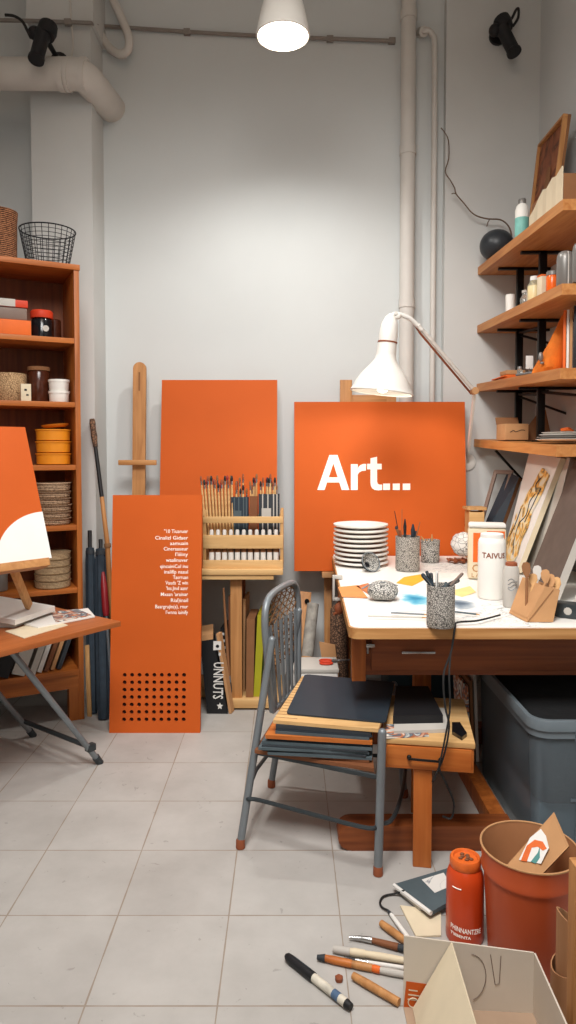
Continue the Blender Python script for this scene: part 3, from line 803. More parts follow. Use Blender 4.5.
# plain orange canvas
y0c, y1c = 3.98, 4.13
tl, tr = at(162, 380, y1c), at(277, 381, y1c); zb_ = stz + .006
cv = thing('canvas', 'large plain orange canvas standing behind the brush rack', 'canvas', ((tl.x + tr.x) / 2, y0c, zb_))
T = basis((tl.x, y0c, zb_), (1, 0, 0), V((0, y1c - y0c, tl.z - zb_)))
hh = math.hypot(y1c - y0c, tl.z - zb_)
part('painted_face', MB().box(0, tr.x - tl.x, 0, hh, -.004, 0, T), 'orange', cv, True)
part('stretcher_frame', MB().box(-.002, tr.x - tl.x + .002, -.001, hh + .002, -.03, -.004, T, bev=.002), 'orangeedge', cv, True)

# brush rack
rx0, rx1 = at(203, 570, 3.72).x, at(283.5, 570, 3.72).x
ry0, ry1 = 3.71, 3.86
rz = stz
rk = thing('brush_rack', 'pale slatted wooden rack full of paintbrushes on the stand', 'rack', ((rx0 + rx1) / 2, (ry0 + ry1) / 2, rz))
hz = lambda py: at(243, py, ry0).z
for x in (rx0, rx1 - .018):
    for y in (ry0, ry1 - .018):
        part('post', MB().box(x, x + .018, y, y + .018, rz, hz(510), bev=.004), 'palez', rk, True)
for a, b in ((516.5, 523), (535, 548.5), (560, 570)):
    for y in (ry0 - .006, ry1 - .006):
        part('rail', MB().box(rx0 + .002, rx1 - .002, y, y + .012, hz(b) if b < 570 else rz, hz(a), bev=.003), 'pale', rk, True)
for x in (rx0 + .004, rx1 - .012):
    part('side_slat', MB().box(x, x + .008, ry0, ry1, hz(548), hz(536)), 'pale', rk, True)
    part('side_slat', MB().box(x, x + .008, ry0, ry1, hz(523), hz(516)), 'pale', rk, True)
part('floor_board', MB().box(rx0 + .01, rx1 - .01, ry0 + .006, ry1 - .006, rz, rz + .008), 'pale', rk, True)
# white tubes along the front of the rack
tube0 = None; nt = 11
for k in range(nt):
    x = rx0 + .045 + (rx1 - rx0 - .085) * k / (nt - 1)
    lb = ORD[k] + ' white paint tube from the left in the brush rack'
    loc = (x, ry0 + .028, rz + .0085)
    if tube0 is None:
        tube0 = thing('paint_tube', lb, 'paint tube', loc, group='paint tubes in the brush rack')
        part('body', MB().lathe([(.0145, 0), (.0145, .085), (.0142, .13), (.008, .145)], 14).lathe([(.0147, .05), (.0147, .052)], 14), 'white', tube0)
        part('label_band', MB().lathe([(.0151, .075), (.0151, .12)], 14, cap=False), 'kraftdark', tube0)
        part('cap', MB().lathe([(.0085, .145), (.011, .148), (.010, .19), (.007, .195)], 12), 'paper', tube0)
    else: dup(tube0, loc, label=lb)
# pouches holding pencils
def pouch(px0, px1, py, mt, label, stripe=None, y=3.79):
    a, b = at(px0, py, y), at(px1, py, y); w = b.x - a.x; h = a.z - rz - .009
    t = thing('brush_pouch', label, 'pouch', ((a.x + b.x) / 2, y + .012, rz + .009))
    mb = MB(); p = [(-w / 2, -.022), (w / 2, -.022), (w / 2, .022), (-w / 2, .022)]; q = [(x * .93, yy * .88) for x, yy in p]
    n = 4
    mb.add([(x * .96, yy, 0) for x, yy in p] + [(x, yy, h) for x, yy in p] + [(x, yy, h) for x, yy in q] + [(x, yy, .01) for x, yy in q],
           [(3, 2, 1, 0)] + [(i + 4 * l, (i + 1) % 4 + 4 * l, (i + 1) % 4 + 4 * l + 4, i + 4 * l + 4) for l in range(3) for i in range(4)] + [(12, 13, 14, 15)])
    part('body', mb, mt, t)
    if stripe:
        mb = MB()
        for f in (-.3, -.05, .22, .38): mb.box(f * w - .003, f * w + .003, -.0235, -.022, h * .45, h)
        mb.box(-w * .35, w * .1, -.0238, -.022, h * .62, h * .8)
        part('print', mb, stripe, t)
    return (a.x, b.x, rz + .012, a.z)
P1 = pouch(231, 248.5, 497, 'navy', 'navy blue brush pouch left of the brown one in the rack', 'greyteal')
P2 = pouch(249.5, 257.5, 496, 'brownboard', 'narrow brown brush pouch between the two dark ones in the rack')
P3 = pouch(258.5, 279.5, 494, 'charcoal', 'wide charcoal brush pouch at the right end of the rack', 'paper2')
# brushes
BR = []
def make_brush(mt_h, mt_t, L_):
    t = thing('paintbrush', 'x', 'paintbrush')
    part('handle', MB().lathe([(.0032, 0), (.0048, .02), (.006, L_ * .35), (.0058, L_ * .75), (.0042, L_ - .05)], 8), mt_h, t)
    part('ferrule', MB().lathe([(.0044, L_ - .05), (.005, L_ - .03)], 8), 'chrome', t)
    part('bristles', MB().lathe([(.005, L_ - .03), (.0068, L_ - .018), (.0045, L_ - .004), (.001, L_)], 8), mt_t, t)
    return t
kinds = [('pale', 'rust', 'pale wooden'), ('palez', 'kraftdark', 'honey wooden'), ('pale', 'black', 'light wooden'), ('kraft', 'redtool', 'tan wooden')]
protos = {}
def put_brush(kind, L_, base, top, label, group):
    key = (kind, round(L_, 2))
    d = V(top) - V(base); rx_, ry_ = -math.atan2(d.y, d.z), math.atan2(d.x, math.hypot(d.y, d.z))
    e = d.to_track_quat('Z', 'Y').to_euler()
    if key not in protos:
        t = make_brush(kinds[kind][0], kinds[kind][1], key[1]); protos[key] = t
        t.location = base; t.rotation_euler = e; t['label'] = label; t['group'] = group
    else: dup(protos[key], base, e, label, group)
nb = 19
for k in range(nb):
    kd = k % 4
    f = k / (nb - 1); row = k % 2
    xt = at(201 + 31 * f, 478, 3.8).x; zt_ = at(0, 474 + rng.uniform(0, 8), 3.8).z
    xb = xt + .042 - .036 * f; yb = 3.775 + .045 * row
    base = V((xb, yb, rz + .012)); top = V((xt, yb + .015, zt_)); L_ = round((top - base).length / .02) * .02
    put_brush(kd, L_, base, top, '%s %s brush from the left end of the rack' % (ORD[k], kinds[kd][2]), 'long paintbrushes at the left of the rack')
for (P, n, nm) in ((P1, 10, 'navy blue'), (P2, 5, 'narrow brown'), (P3, 14, 'wide charcoal')):
    for k in range(n):
        kd = (k * 3 + n) % 4; f = k / (n - 1)
        x = P[0] + .012 + (P[1] - P[0] - .024) * f; y = 3.79 + .012 + (.006 if k % 2 else -.008)
        zt_ = at(0, rng.uniform(474, 488), 3.8).z
        base = V((x, y, rz + .022)); top = V((x + rng.uniform(-.01, .012), y + rng.uniform(-.008, .008), zt_)); L_ = round((top - base).length / .02) * .02
        put_brush(kd, L_, base, top, '%s %s brush from the left in the %s pouch' % (ORD[k], kinds[kd][2], nm), 'paintbrushes in the pouches of the rack')

# books and boards on the base of the stand
ANG = lambda a, b: math.atan2(b, a)
def board4(name, label, cat, poly, Y, dpt, mt, group=None, lean=0.):
    """upright board whose front edge face is the photo polygon (bl, br, tr, tl) at depth Y"""
    P = [at(x, y, Y) for x, y in poly]
    for p in P[:2]: p.z = max(p.z, .0612) if Y > 3.71 else .002
    mb = MB(); B = [p + V((.012 if p.x < 0 else 0, dpt, 0)) for p in P]
    mb.hexa([P[0], P[1], B[1], B[0], P[3], P[2], B[2], B[3]])
    return solo(name, mb, mt, label, cat, group)
fl = lambda py: at(0, py, 3.69)
Yk = 3.66
P = [at(x, y, Yk) for x, y in ((207, 718), (228, 716), (213.5, 637), (200, 639))]
bk = thing('book', 'thick black book with white lettering on its spine, leaning on the stand', 'book', ((P[0] + P[1]) / 2))
P[0].z = 0.004; P[1].z = .001
Bk = [p + V((-.02, .20, .0)) for p in P]
part('cover', MB().hexa([P[0], P[1], Bk[1], Bk[0], P[3] - V((0, 0, .012)), P[2] - V((0, 0, .012)), Bk[2] - V((0, 0, .012)), Bk[3] - V((0, 0, .012))]), 'black', bk, True)
ins = lambda a, b, f: a + (b - a) * f
t0_, t1_ = ins(P[3], P[2], .03), ins(P[3], P[2], .97); dz = V((0, 0, .0115))
part('pages', MB().hexa([t0_ - dz, t1_ - dz, t1_ - dz + V((-.02, .2, 0)), t0_ - dz + V((-.02, .2, 0)), t0_ + V((0, .003, .018)), t1_ + V((0, .003, .018)), t1_ + V((-.02, .2, .02)), t0_ + V((-.02, .2, .02))]), 'kraft', bk, True)
upv = (P[3] - P[0] + P[2] - P[1]) * .5; rt = (P[1] - P[0])
T = basis((P[0] + P[1]) * .5 + V((0, -.0012, 0)), rt, upv)
mb = MB(); H_ = upv.length; w = .045
mb.prism([(-.03, H_ * .83), (.012, H_ * .84), (.012, H_ * .95), (-.03, H_ * .95)], 0, .001, T)
part('spine_label', mb, 'paper', bk, True)
mb = MB(); mb.prism(arc((-.008, H_ * .885), .009, 0, 2 * pi, 10)[:-1], .0012, .002, T)
part('spine_mark', mb, 'black', bk, True)
mb = MB(); mb.prism([(x * .011 + .006, y * .011 + H_ * .78) for x, y in ((0, 1), (.5, .2), (.2, -.8), (-.7, -.5), (-.6, .5))], 0, .001, T)
st5 = [(.017 * (1 if k % 2 == 0 else .5) * cos(pi / 2 + k * pi / 5) + .012, .02 * (1 if k % 2 == 0 else .5) * sin(pi / 2 + k * pi / 5) + H_ * .1) for k in range(10)]
mb.prism(st5, 0, .001, T)
part('spine_mark', mb, 'paper', bk, True)
lettering(bk, [('UNNUTS', .056, 0, 0, 'LEFT')], T @ basis((.024, H_ * .66, 0), (0, -1, 0), (1, 0, 0)) @ Matrix.Translation(V((0, -.0, 0))), 'paper', flatx=.78) if False else \
lettering(bk, [('UNNUTS', .075, 0, 0, 'LEFT')], T @ basis((-.025, H_ * .68, 0), (0, -1, 0), (1, 0, 0)), 'paper', flatx=.66)
G3 = 'boards stored under the brush rack'
board4('board', 'tall kraft board leaning against the thick black book', 'board', [(229, 713), (231.5, 713), (219, 634), (216, 634)], 3.66, .045, 'kraft', G3)
t = board4('book', 'thin black book with white marks behind the kraft board, under the rack', 'book', [(221.5, 705), (226, 705), (225.5, 628), (220.5, 628)], 3.80, .18, 'black', G3)
pA, pB = at(222.5, 630, 3.80), at(226, 664, 3.80)
mb = MB()
for k in range(5):
    q = ins(pA, pB, .08 + k * .2); mb.box(q.x - .006, q.x + .008, q.y - .002, q.y - .0005, q.z - .014, q.z)
part('spine_mark', mb, 'paper', t, True)
board4('board', 'reddish brown board just left of the post under the rack', 'board', [(228.5, 702), (232.5, 702), (231.5, 596), (228.5, 596)], 3.79, .2, 'brownboard', G3)
t = thing('long_brush', 'long thin wooden brush with a dark tip, leaning left of the post under the rack', 'brush', at(229, 703, 3.715))
a, b = at(230.3, 702, 3.72), at(223.5, 588, 3.725); a.z = max(a.z, .061)
part('handle', MB().tube([ins(a, b, .2), ins(a, b, .6), b], [.009, .008, .005], 8), 'kraftdark', t, True)
part('bristles', MB().tube([a, ins(a, b, .06), ins(a, b, .13), ins(a, b, .155)], [.005, .012, .012, .009], 10), 'charcoal', t, True)
part('ferrule', MB().tube([ins(a, b, .15), ins(a, b, .21)], [.0105, .009], 10), 'steel', t, True)
board4('board', 'pale board just right of the post under the rack', 'board', [(242.8, 702), (245, 702), (245.5, 599), (243, 599)], 3.84, .2, 'kraft', G3)
t = board4('folder', 'thick grey brown folder between the post and the yellow green board', 'folder', [(246, 703), (253.3, 703), (254.8, 619), (246.6, 619)], 3.74, .24, 'kraftdark', G3)
board4('board', 'yellow green board standing under the rack', 'board', [(253.5, 703), (260, 703), (265, 615), (257.5, 615)], 3.75, .24, 'green', G3)
board4('board', 'dark green board right of the yellow green one, under the rack', 'board', [(261, 703), (264, 703), (270, 614), (265.5, 614)], 3.77, .24, 'dkgreen', G3)
board4('board', 'light brown board behind the chair back, on the stand base', 'board', [(267, 703), (273, 703), (278, 640), (272, 640)], 3.76, .22, 'kraft', G3)

# stick, rolls and tools between bookcase and panel
a, b = at(92, 419, 3.97), at(107.5, 545, 3.86); e = V((b.x + .055, 3.80, .002))
t = thing('walking_stick', 'long wooden pole with a dark upper half, leaning on the wall by the bookcase', 'pole', e)
s1, s2 = at(95.5, 447, 3.95), at(101.8, 497, 3.90)
part('grip', MB().tube([a, ins(a, s1, .15), ins(a, s1, .4), ins(a, s1, .6), ins(a, s1, .8), s1], [.014, .018, .015, .0185, .015, .014], 10), 'bark', t, True)
part('upper_shaft', MB().tube([s1, s2], [.011, .012], 10), 'black', t, True)
part('lower_shaft', MB().tube([s2, b, e], [.012, .014, .016], 10), 'easel', t, True)
part('collar', MB().tube([b + (s2 - b) * .03, b - (s2 - b) * .05], .019, 10), 'tan', t, True)
def roll(label, px0, px1, top, bot, Y0, Y1, hx):
    a, b = at((px0 + px1) / 2 + 3, bot, Y0), at((px0 + px1) / 2, top, Y1); a.z = .002
    t = thing('folded_umbrella', label, 'umbrella', a, group='folded umbrellas by the bookcase')
    r = (at(px1, 600, Y0) - at(px0, 600, Y0)).x / 2
    L_ = (b - a).length
    part('canopy', MB().lathe([(r * .75, 0), (r * .95, L_ * .1), (r, L_ * .5), (r * .9, L_ * .93), (r * .75, L_)], 30, axisM(a, b), fl=lambda q: .13 * sin(q * 7)), 'navy', t, True)
    d = (b - a).normalized(); part('handle', MB().tube([b, b + d * hx], [.011, .012], 10), 'black', t, True)
    part('strap', MB().lathe([(r * .95, L_ * .955), (r * .97, L_ * .965), (r * .97, L_ * .98), (r * .9, L_ * .985)], 20, axisM(a, b)), 'charcoal', t, True)
roll('dark blue folded umbrella right beside the bookcase, with the taller handle', 85, 95, 548, 724, 3.66, 3.93, .10)
roll('dark blue folded umbrella nearer the orange text panel, with the shorter handle', 94.5, 107, 549, 726, 3.58, 3.93, .055)
mb = bar(MB(), at(90, 726, 3.62) * 1 + V((0, 0, .004)), at(87, 645, 3.7), .022, .012)
solo('wooden_stick', mb, 'palez', 'narrow pale wooden stick standing at the foot of the bookcase', 'stick')
t = thing('file_tool', 'tool with a dark red handle standing left of the orange text panel', 'tool', at(108, 640, 3.68))
a, b = at(108, 640, 3.68), at(103, 572, 3.78)
part('handle', MB().tube([ins(a, b, .35), ins(a, b, .45), ins(a, b, .8), b], [.014, .02, .018, .008], 10), 'redtool', t, True)
part('shank', MB().tube([V((a.x + .04, a.y - .05, .002)), ins(a, b, .36)], .008, 8), 'steel', t, True)

# ================================================================== ART CANVAS ON EASEL
yb, yt = 4.015, 4.105
bl, br = at(294.5, 571, yb), at(467, 569, yb); tl, tr = at(294.5, 402, yt), at(463.5, 402, yt)
zb_, zt_ = bl.z, tl.z
ac = thing('canvas', 'square orange canvas with the white word Art on a wooden easel behind the worktable', 'canvas', ((bl.x + br.x) / 2, yb, zb_))
up = V((0, yt - yb, zt_ - zb_)); Hc = up.length; Wc = br.x - bl.x
T = basis((bl.x, yb, zb_), (1, 0, 0), up)
part('painted_face', MB().box(0, Wc, 0, Hc, -.004, 0, T), 'orange', ac, True)
part('stretcher_frame', MB().box(-.0015, Wc + .0015, -.001, Hc + .002, -.034, -.004, T, bev=.002), 'orange2', ac, True)
def p2c(px, py):
    d = ray(px, py); o = V((0, 0, CAMZ)); n = T.to_3x3() @ V((0, 0, 1)); tt = (T.translation - o).dot(n) / d.dot(n); q = T.inverted() @ (o + d * tt); return (q.x, q.y)
Zc = lambda x, y: p2c(300 + x / 4.8, 420 + y / 4.8)
mb = MB(); th = .0016
def pg(pts): mb.prism([Zc(*p) for p in pts], .0004, th, T)
pg([(83, 336), (141, 168), (160, 168), (160, 208), (118, 336)]); pg([(160, 168), (180, 168), (237, 336), (200, 336), (160, 208)])
pg([(126, 300), (134, 275), (186, 275), (194, 300)])
pg([(244, 336), (244, 212), (277, 212), (277, 336)])
pg([(277, 236), (277, 262), (284, 252), (296, 245), (316, 243), (317, 211), (303, 211), (290, 216), (281, 225)])
pg([(322, 210), (392, 210), (392, 237), (322, 237)])
pg([(338, 184), (370, 176), (370, 210), (338, 210)])
pg([(338, 237), (370, 237), (370, 296), (373, 306), (382, 310), (394, 310), (394, 336), (376, 338), (358, 336), (346, 328), (340, 316), (338, 300)])
for x0, x1 in ((399, 432), (445, 479), (493, 529)): pg([(x0, 305), (x1, 305), (x1, 336), (x0, 336)])
part('lettering', mb, 'whitelet', ac, True, 'white letters Art followed by three square dots')
ae = thing('studio_easel', 'pale wooden easel behind the square Art canvas', 'easel', ((bl.x + br.x) / 2, 4.12, 0))
ya = 4.165
for a_, b_, tp, w in ((340, 352, 380, 0), (386.5, 396, 397, 0)):
    q0, q1 = at(a_, tp, ya), at(b_, tp, ya)
    part('mast', MB().box(q0.x, q1.x, ya - .012, ya + .012, .0, q0.z, bev=.003), 'easel', ae, True)
q0, q1 = at(352, 397, ya), at(392, 402, ya)
part('top_bar', MB().box(q0.x, q1.x, ya - .01, ya + .01, q1.z - .05, q0.z + .012, bev=.003), 'easelx', ae, True)
q0 = at(322, 572, yb - .005)
part('ledge', MB().box(q0.x, br.x - .25, yb - .012, ya - .025, zb_ - .036, zb_ - .004, bev=.003), 'easelx', ae, True)
q0, q1 = at(322, 571, 3.99), at(332, 578, 3.99)
part('ledge_stop', MB().box(q0.x, q1.x, 3.985, yb - .013, zb_ - .034, zb_ - .003, bev=.003), 'kraft', ae, True)
for x in (bl.x + .2, br.x - .38):
    part('leg', bar(MB(), (x, 4.05, .0), (x, ya - .02, zb_ - .05), .045, .022), 'easel', ae, True)
# ================================================================== WORKTABLE
WZ = .80
nl, fl_ = atz(349.5, 627, WZ), atz(331, 553.5, WZ)
yN, yF = nl.y, 3.97
xN, xF = nl.x, fl_.x - .0
xR = 1.43
wt = thing('worktable', 'large wooden worktable with a white top on the right', 'table', ((xN + xR) / 2, (yN + yF) / 2, 0))
def tpoly(ins_=0):
    r = .035
    return [(xN + r, yN + ins_), (xR - ins_, yN + ins_), (xR - ins_, yF - ins_), (xF + ins_, yF - ins_), (xN + ins_ + .0, yN + r)] if False else \
        [(xR - ins_, yN + ins_), (xR - ins_, yF - ins_), (xF + ins_, yF - ins_)] + [(xN + ins_ + r - r * cos(a), yN + ins_ + r - r * sin(a)) for a in [pi / 2 * k / 6 for k in range(7)]]
part('top_board', MB().prism(tpoly(), WZ - .042, WZ - .0055), 'shelfw2', wt, True)
part('white_surface', MB().prism(tpoly(.006), WZ - .0055, WZ - .0027), 'laminate', wt, True, 'white surface of the tabletop')
ay = 2.5
a0 = at(352, 660, ay).x; za = at(400, 676, ay).z
part('apron', MB().box(a0 + .045, 1.36, ay + .012, ay + .03, za, WZ - .042).box(a0 + .06, a0 + .085, ay + .05, 3.7, za + .03, WZ - .042), 'tabledark', wt, True)
part('corner_post', MB().box(a0, at(366, 660, ay).x, ay, ay + .05, za - .02, WZ - .042, bev=.003), 'tablez', wt, True)
dr = part('drawer', MB().box(a0 + .07, 1.30, ay - .003, ay + .012, za + .022, WZ - .06, bev=.003), 'tabledark', wt, True)
hq = at(418, 652, ay - .01)
part('handle', MB().box(hq.x - .06, hq.x + .06, hq.y - .012, hq.y + .004, hq.z - .004, hq.z + .004, bev=.0015), 'chrome', dr, True)
hq = at(371, 645, ay - .01)
part('latch', MB().box(hq.x - .018, hq.x + .012, hq.y - .012, ay + .012, hq.z - .006, hq.z + .006, bev=.002).tube([hq + V((-.012, 0, -.004)), hq + V((-.012, -.004, -.03))], .004, 6), 'chrome', wt, True)
# trestle base: rounded foot runner, stretcher, posts
ry = atz(400, 851, 0).y
poly = [(.79, 0), (.79, .088)] + [(.225 - .05 * sin(a) , .044 + .044 * cos(a)) for a in [pi * k / 8 for k in range(9)]]
part('foot_runner', MB().prism([(x, z) for x, z in poly], 0, .085, Matrix(((1, 0, 0, 0), (0, 0, -1, ry + .085), (0, 1, 0, 0), (0, 0, 0, 1)))), 'tabledark', wt, True)
part('foot_runner', MB().box(.25, 1.35, 3.27, 3.35, 0, .085, bev=.01), 'tabledark', wt, True)
part('stretcher', MB().box(.735, .795, ry + .085, 3.27, .0, .075, bev=.006), 'tablez', wt, True)
part('leg', MB().box(.60, .68, 3.28, 3.34, .085, WZ - .042, bev=.004), 'tablez', wt, True)
part('leg', MB().box(1.22, 1.30, 3.28, 3.34, .085, WZ - .042, bev=.004), 'tablez', wt, True)
part('leg', MB().box(xF + .03, xF + .09, 3.85, 3.91, 0, WZ - .042, bev=.004), 'tablez', wt, True)
part('cross_rail', MB().box(xF + .09, 1.30, 3.29, 3.33, za, WZ - .042), 'tabledark', wt, True)
# clamp on the table's left edge
q = atz(331, 592, WZ - .02); q = V((xN + (xF - xN) * .66, yN + (yF - yN) * .55, WZ))
t = thing('table_clamp', 'small orange brown screw clamp on the left edge of the worktable', 'clamp', (q.x - .012, q.y, WZ - .16))
part('jaw', MB().box(-.012, .03, -.014, .014, .1605, .176, bev=.003).box(-.016, -.006, -.014, .014, .06, .176, bev=.002).box(-.012, .03, -.014, .014, .06, .072, bev=.002), 'paper2', t)
part('screw_handle', MB().tube([(.015, 0, .117), (.015, 0, .03)], .006, 8).ell((.015, 0, .02), (.022, .022, .03), 12, 8).tube([(-.01, -.02, .0), (.04, .02, .0)], .007, 8), 'rust', t)

# ------------------------------------------------------------------ things on the table
def ont(px, py): return atz(px, py, WZ)
P0 = ont(361, 560); P0.y = min(P0.y, 3.66); P0 = V((at(361, 540, P0.y).x, P0.y, WZ))
pr = 27.3 / FPX * P0.y; ptop = at(361, 524, P0.y).z; phh = (ptop - WZ) / 9
for k in range(9):
    lab = 'topmost white plate of the stack on the worktable' if k == 8 else ORD[k] + ' white plate from the bottom of the stack on the worktable'
    solo('plate', MB().lathe([(pr * .55, 0), (pr * .6, .0), (pr * .93, phh * .45), (pr, phh * .62), (pr, phh * .95), (pr * .96, phh), (pr * .62, phh * .6), (pr * .55, phh * .55)], 36), 'white', lab, 'plate', 'stack of white plates',
         loc=(P0.x + rng.uniform(-.003, .003), P0.y + rng.uniform(-.003, .003), WZ + k * phh + .0004 * k))
# wire strainer
q = ont(371, 571); r = .052
t = thing('wire_strainer', 'small round black wire strainer in front of the plates', 'strainer', (q.x, q.y, WZ))
cN = V((q.x, q.y, WZ + .046)); Tm = Matrix.Translation(cN) @ Euler((rad(58), rad(14), rad(20))).to_matrix().to_4x4()
mb = MB()
for k in range(9):
    a = pi * k / 9
    mb.tube([Tm @ V((r * .94 * sin(b) * cos(a), r * .94 * sin(b) * sin(a), -r * .8 * cos(b))) for b in [-pi / 2 + pi * j / 12 for j in range(13)]], .0017, 5)
for b in (.35, .7, 1.05, 1.35):
    mb.tube([Tm @ V((r * .94 * sin(b) * cos(a), r * .94 * sin(b) * sin(a), -r * .8 * cos(b))) for a in [2 * pi * j / 20 for j in range(20)]], .0017, 5, True)
part('wire_mesh', mb, 'wire', t, True)
part('bowl_lining', MB().lathe([(r * .3, -r * .72), (r * .62, -r * .58), (r * .8, -r * .36), (r * .88, -.004)], 20, Tm, cap=False), 'speck2', t, True)
part('rim', MB().tube([Tm @ V((r * .96 * cos(a), r * .96 * sin(a), 0)) for a in [2 * pi * j / 24 for j in range(24)]], .0032, 6, True), 'steel', t, True)
# pots
def potline(q, r, h, tip):      # a stick's foot inside the pot so that it clears the rim
    rim = q.z + h; off = V((tip.x - q.x, tip.y - q.y, 0)); l = off.length
    c = V((q.x, q.y, rim)) + off * (min(1, .72 * r / l) if l > 1e-6 else 0)
    d = (c - tip); d = d / -d.z; best = c
    for k in range(60):
        p = c + d * (h - .016) * (k + 1) / 60
        if V((p.x - q.x, p.y - q.y, 0)).length > .7 * r: break
        best = p
    return best
def pot(label, px, py, wpx, hpx, mt, lip=1.0):
    q = ont(px, py); q.y += wpx / 2 / FPX * q.y * .55; q = V((at(px, py, q.y).x, q.y, WZ)); r = wpx / 2 / FPX * q.y; h = hpx / FPX * q.y
    t = thing('pen_pot', label, 'pot', q)
    part('body', MB().lathe([(r * .95, 0), (r, .004), (r * 1.0, h * .5), (r * lip, h), (r * lip - .006, h), (r * .9, h * .4), (r * .85, .01)], 30), mt, t)
    return q, r, h
def stick(name, label, cat, a, b, r0, r1, mt, tipm=None, tipf=.18, group=None, tipr=None):
    t = thing(name, label, cat, a, group=group)
    if tipm:
        m_ = ins(V(a), V(b), 1 - tipf)
        part('body', MB().tube([a, m_], [r0, r1], 8), mt, t, True)
        part('tip', MB().tube([m_, ins(m_, V(b), .5), b], [r1, tipr or r1 * 1.2, r1 * .4], 8), tipm, t, True)
    else: part('body', MB().tube([a, ins(V(a), V(b), .5), b], [r0, (r0 + r1) / 2, r1], 8), mt, t, True)
    return t
qA, rA, hA = pot('speckled grey pot holding dark tools, beside the plates', 407.5, 571, 24, 34, 'speck', 1.02)
lst = [((394.5, 511), (405, 560), .003, .0016, 'black', None), ((402, 509), (408, 560), .003, .0014, 'kraftdark', None), ((413, 524), (408, 560), .005, .009, 'charcoal', 'slate'),
       ((420, 522), (411, 560), .003, .002, 'kraftdark', None), ((396, 526), (402, 560), .005, .008, 'kraftdark', 'charcoal'), ((405, 519), (409, 560), .004, .007, 'charcoal', 'black'), ((416, 531), (412, 560), .004, .005, 'slate', None), ((399.5, 530), (406, 560), .004, .006, 'rust', None)]
nm = ['thin black stick leaning far left', 'thin brown twig standing upright in the middle', 'dark spatula with a broad tip leaning right', 'thin brown twig leaning farthest right', 'brown brush with a dark tip leaning left', 'charcoal brush with a black tip near the middle', 'short slate stick at the right', 'short rust stick at the left']
for k, (tp, bt, r0, r1, m1, m2) in enumerate(lst):
    a = V((qA.x + (bt[0] - 407.5) / FPX * qA.y * .7, qA.y + (-.012 if k % 2 else .012), WZ + .012)); b = at(tp[0], tp[1], qA.y + (-.02 if k % 2 else .02)); a = potline(qA, rA, hA, b)
    stick('art_tool', nm[k] + ' of the pot beside the plates', 'tool', a, b, r0, r1, m1, m2, .3, 'tools in the pot beside the plates', .011 if m2 == 'slate' else None)
qB, rB, hB = pot('small pale speckled pot right of the dark tool pot', 430, 562.5, 18.5, 22, 'speck2', 1.05)
for k, (tx, ty) in enumerate(((421, 536), (427, 539), (432, 534), (437, 540))):
    a = V((qB.x + (k - 1.5) * .01, qB.y, WZ + .012)); b = at(tx, ty, qB.y + .01); a = potline(qB, rB, hB, b)
    stick('art_tool', ORD[k] + ' short pale stick from the left in the small pale pot', 'tool', a, b, .005, .0045, 'paper2', 'palez', .3, 'sticks in the small pale pot')
qC, rC, hC = pot('speckled grey pot of dark pens at the front edge of the worktable', 440.5, 628, 28, 42, 'speck', 1.0)
pens = [(422, 574, 'slate', 'navy'), (426.5, 571, 'black', 'navy'), (430.5, 573, 'navy', 'slate'), (437, 571, 'paper', 'paper'), (446, 582, 'navy', 'greyteal'), (459, 580, 'charcoal', 'black'), (463, 573, 'black', 'greybrown')]
pn_ = ['first dark pen from the left', 'second dark pen from the left', 'third dark pen from the left', 'white pen standing upright', 'short navy marker', 'thick black marker leaning right', 'thin pen leaning farthest right']
for k, (tx, ty, m1, m2) in enumerate(pens):
    a = V((qC.x + (k - 3) * .009, qC.y + (.012 if k % 2 else -.01), WZ + .014)); b = at(tx, ty, qC.y + (.02 if k % 2 else -.012)); a = potline(qC, rC, hC, b)
    t = thing('pen', pn_[k] + ' in the pot at the front edge of the worktable', 'pen', a, group='pens in the front pot')
    m_ = ins(a, b, .62); rr = .0075 if k in (0, 2, 5) else .0055
    part('barrel', MB().tube([a, m_], rr * .9, 10), m1, t, True); part('cap', MB().tube([m_, ins(m_, b, .9), b], [rr, rr, rr * .7], 10), m2, t, True)
    d_ = (b - m_).normalized(); part('clip', MB().tube([m_ + V((0, -rr - .001, 0)), ins(m_, b, .9) + V((0, -rr - .001, 0))], .0012, 5), 'chrome', t, True)
# crumpled ball and twist
q = ont(463, 556); q = V((q.x, 3.72, WZ)); q.x = at(463, 540, 3.72).x
rr = .062
solo('paper_ball', MB().ell((0, 0, rr + .035), rr, 22, 14, f=lambda a, p: 1 + .05 * sin(5 * a + 3 * p) + .04 * sin(9 * p + 2 * a)), speckle('printed_crumple', '#e6e3dd', '#7d7a78', 34, .18, .85, .6),
     'crumpled white ball with grey marks at the back of the worktable', 'ball', loc=q)
pts = [(q.x - .08 + .14 * k / 24, q.y - .02 + .035 * sin(k * .9), WZ + .009 + .004 * (1 + cos(k * 1.7))) for k in range(25)]
solo('string_bundle', MB().tube(pts, .007, 6).tube([(x, y + .03, z) for x, y, z in pts[::-1]], .006, 6), 'rust', 'tangled brown string under the crumpled white ball', 'string')
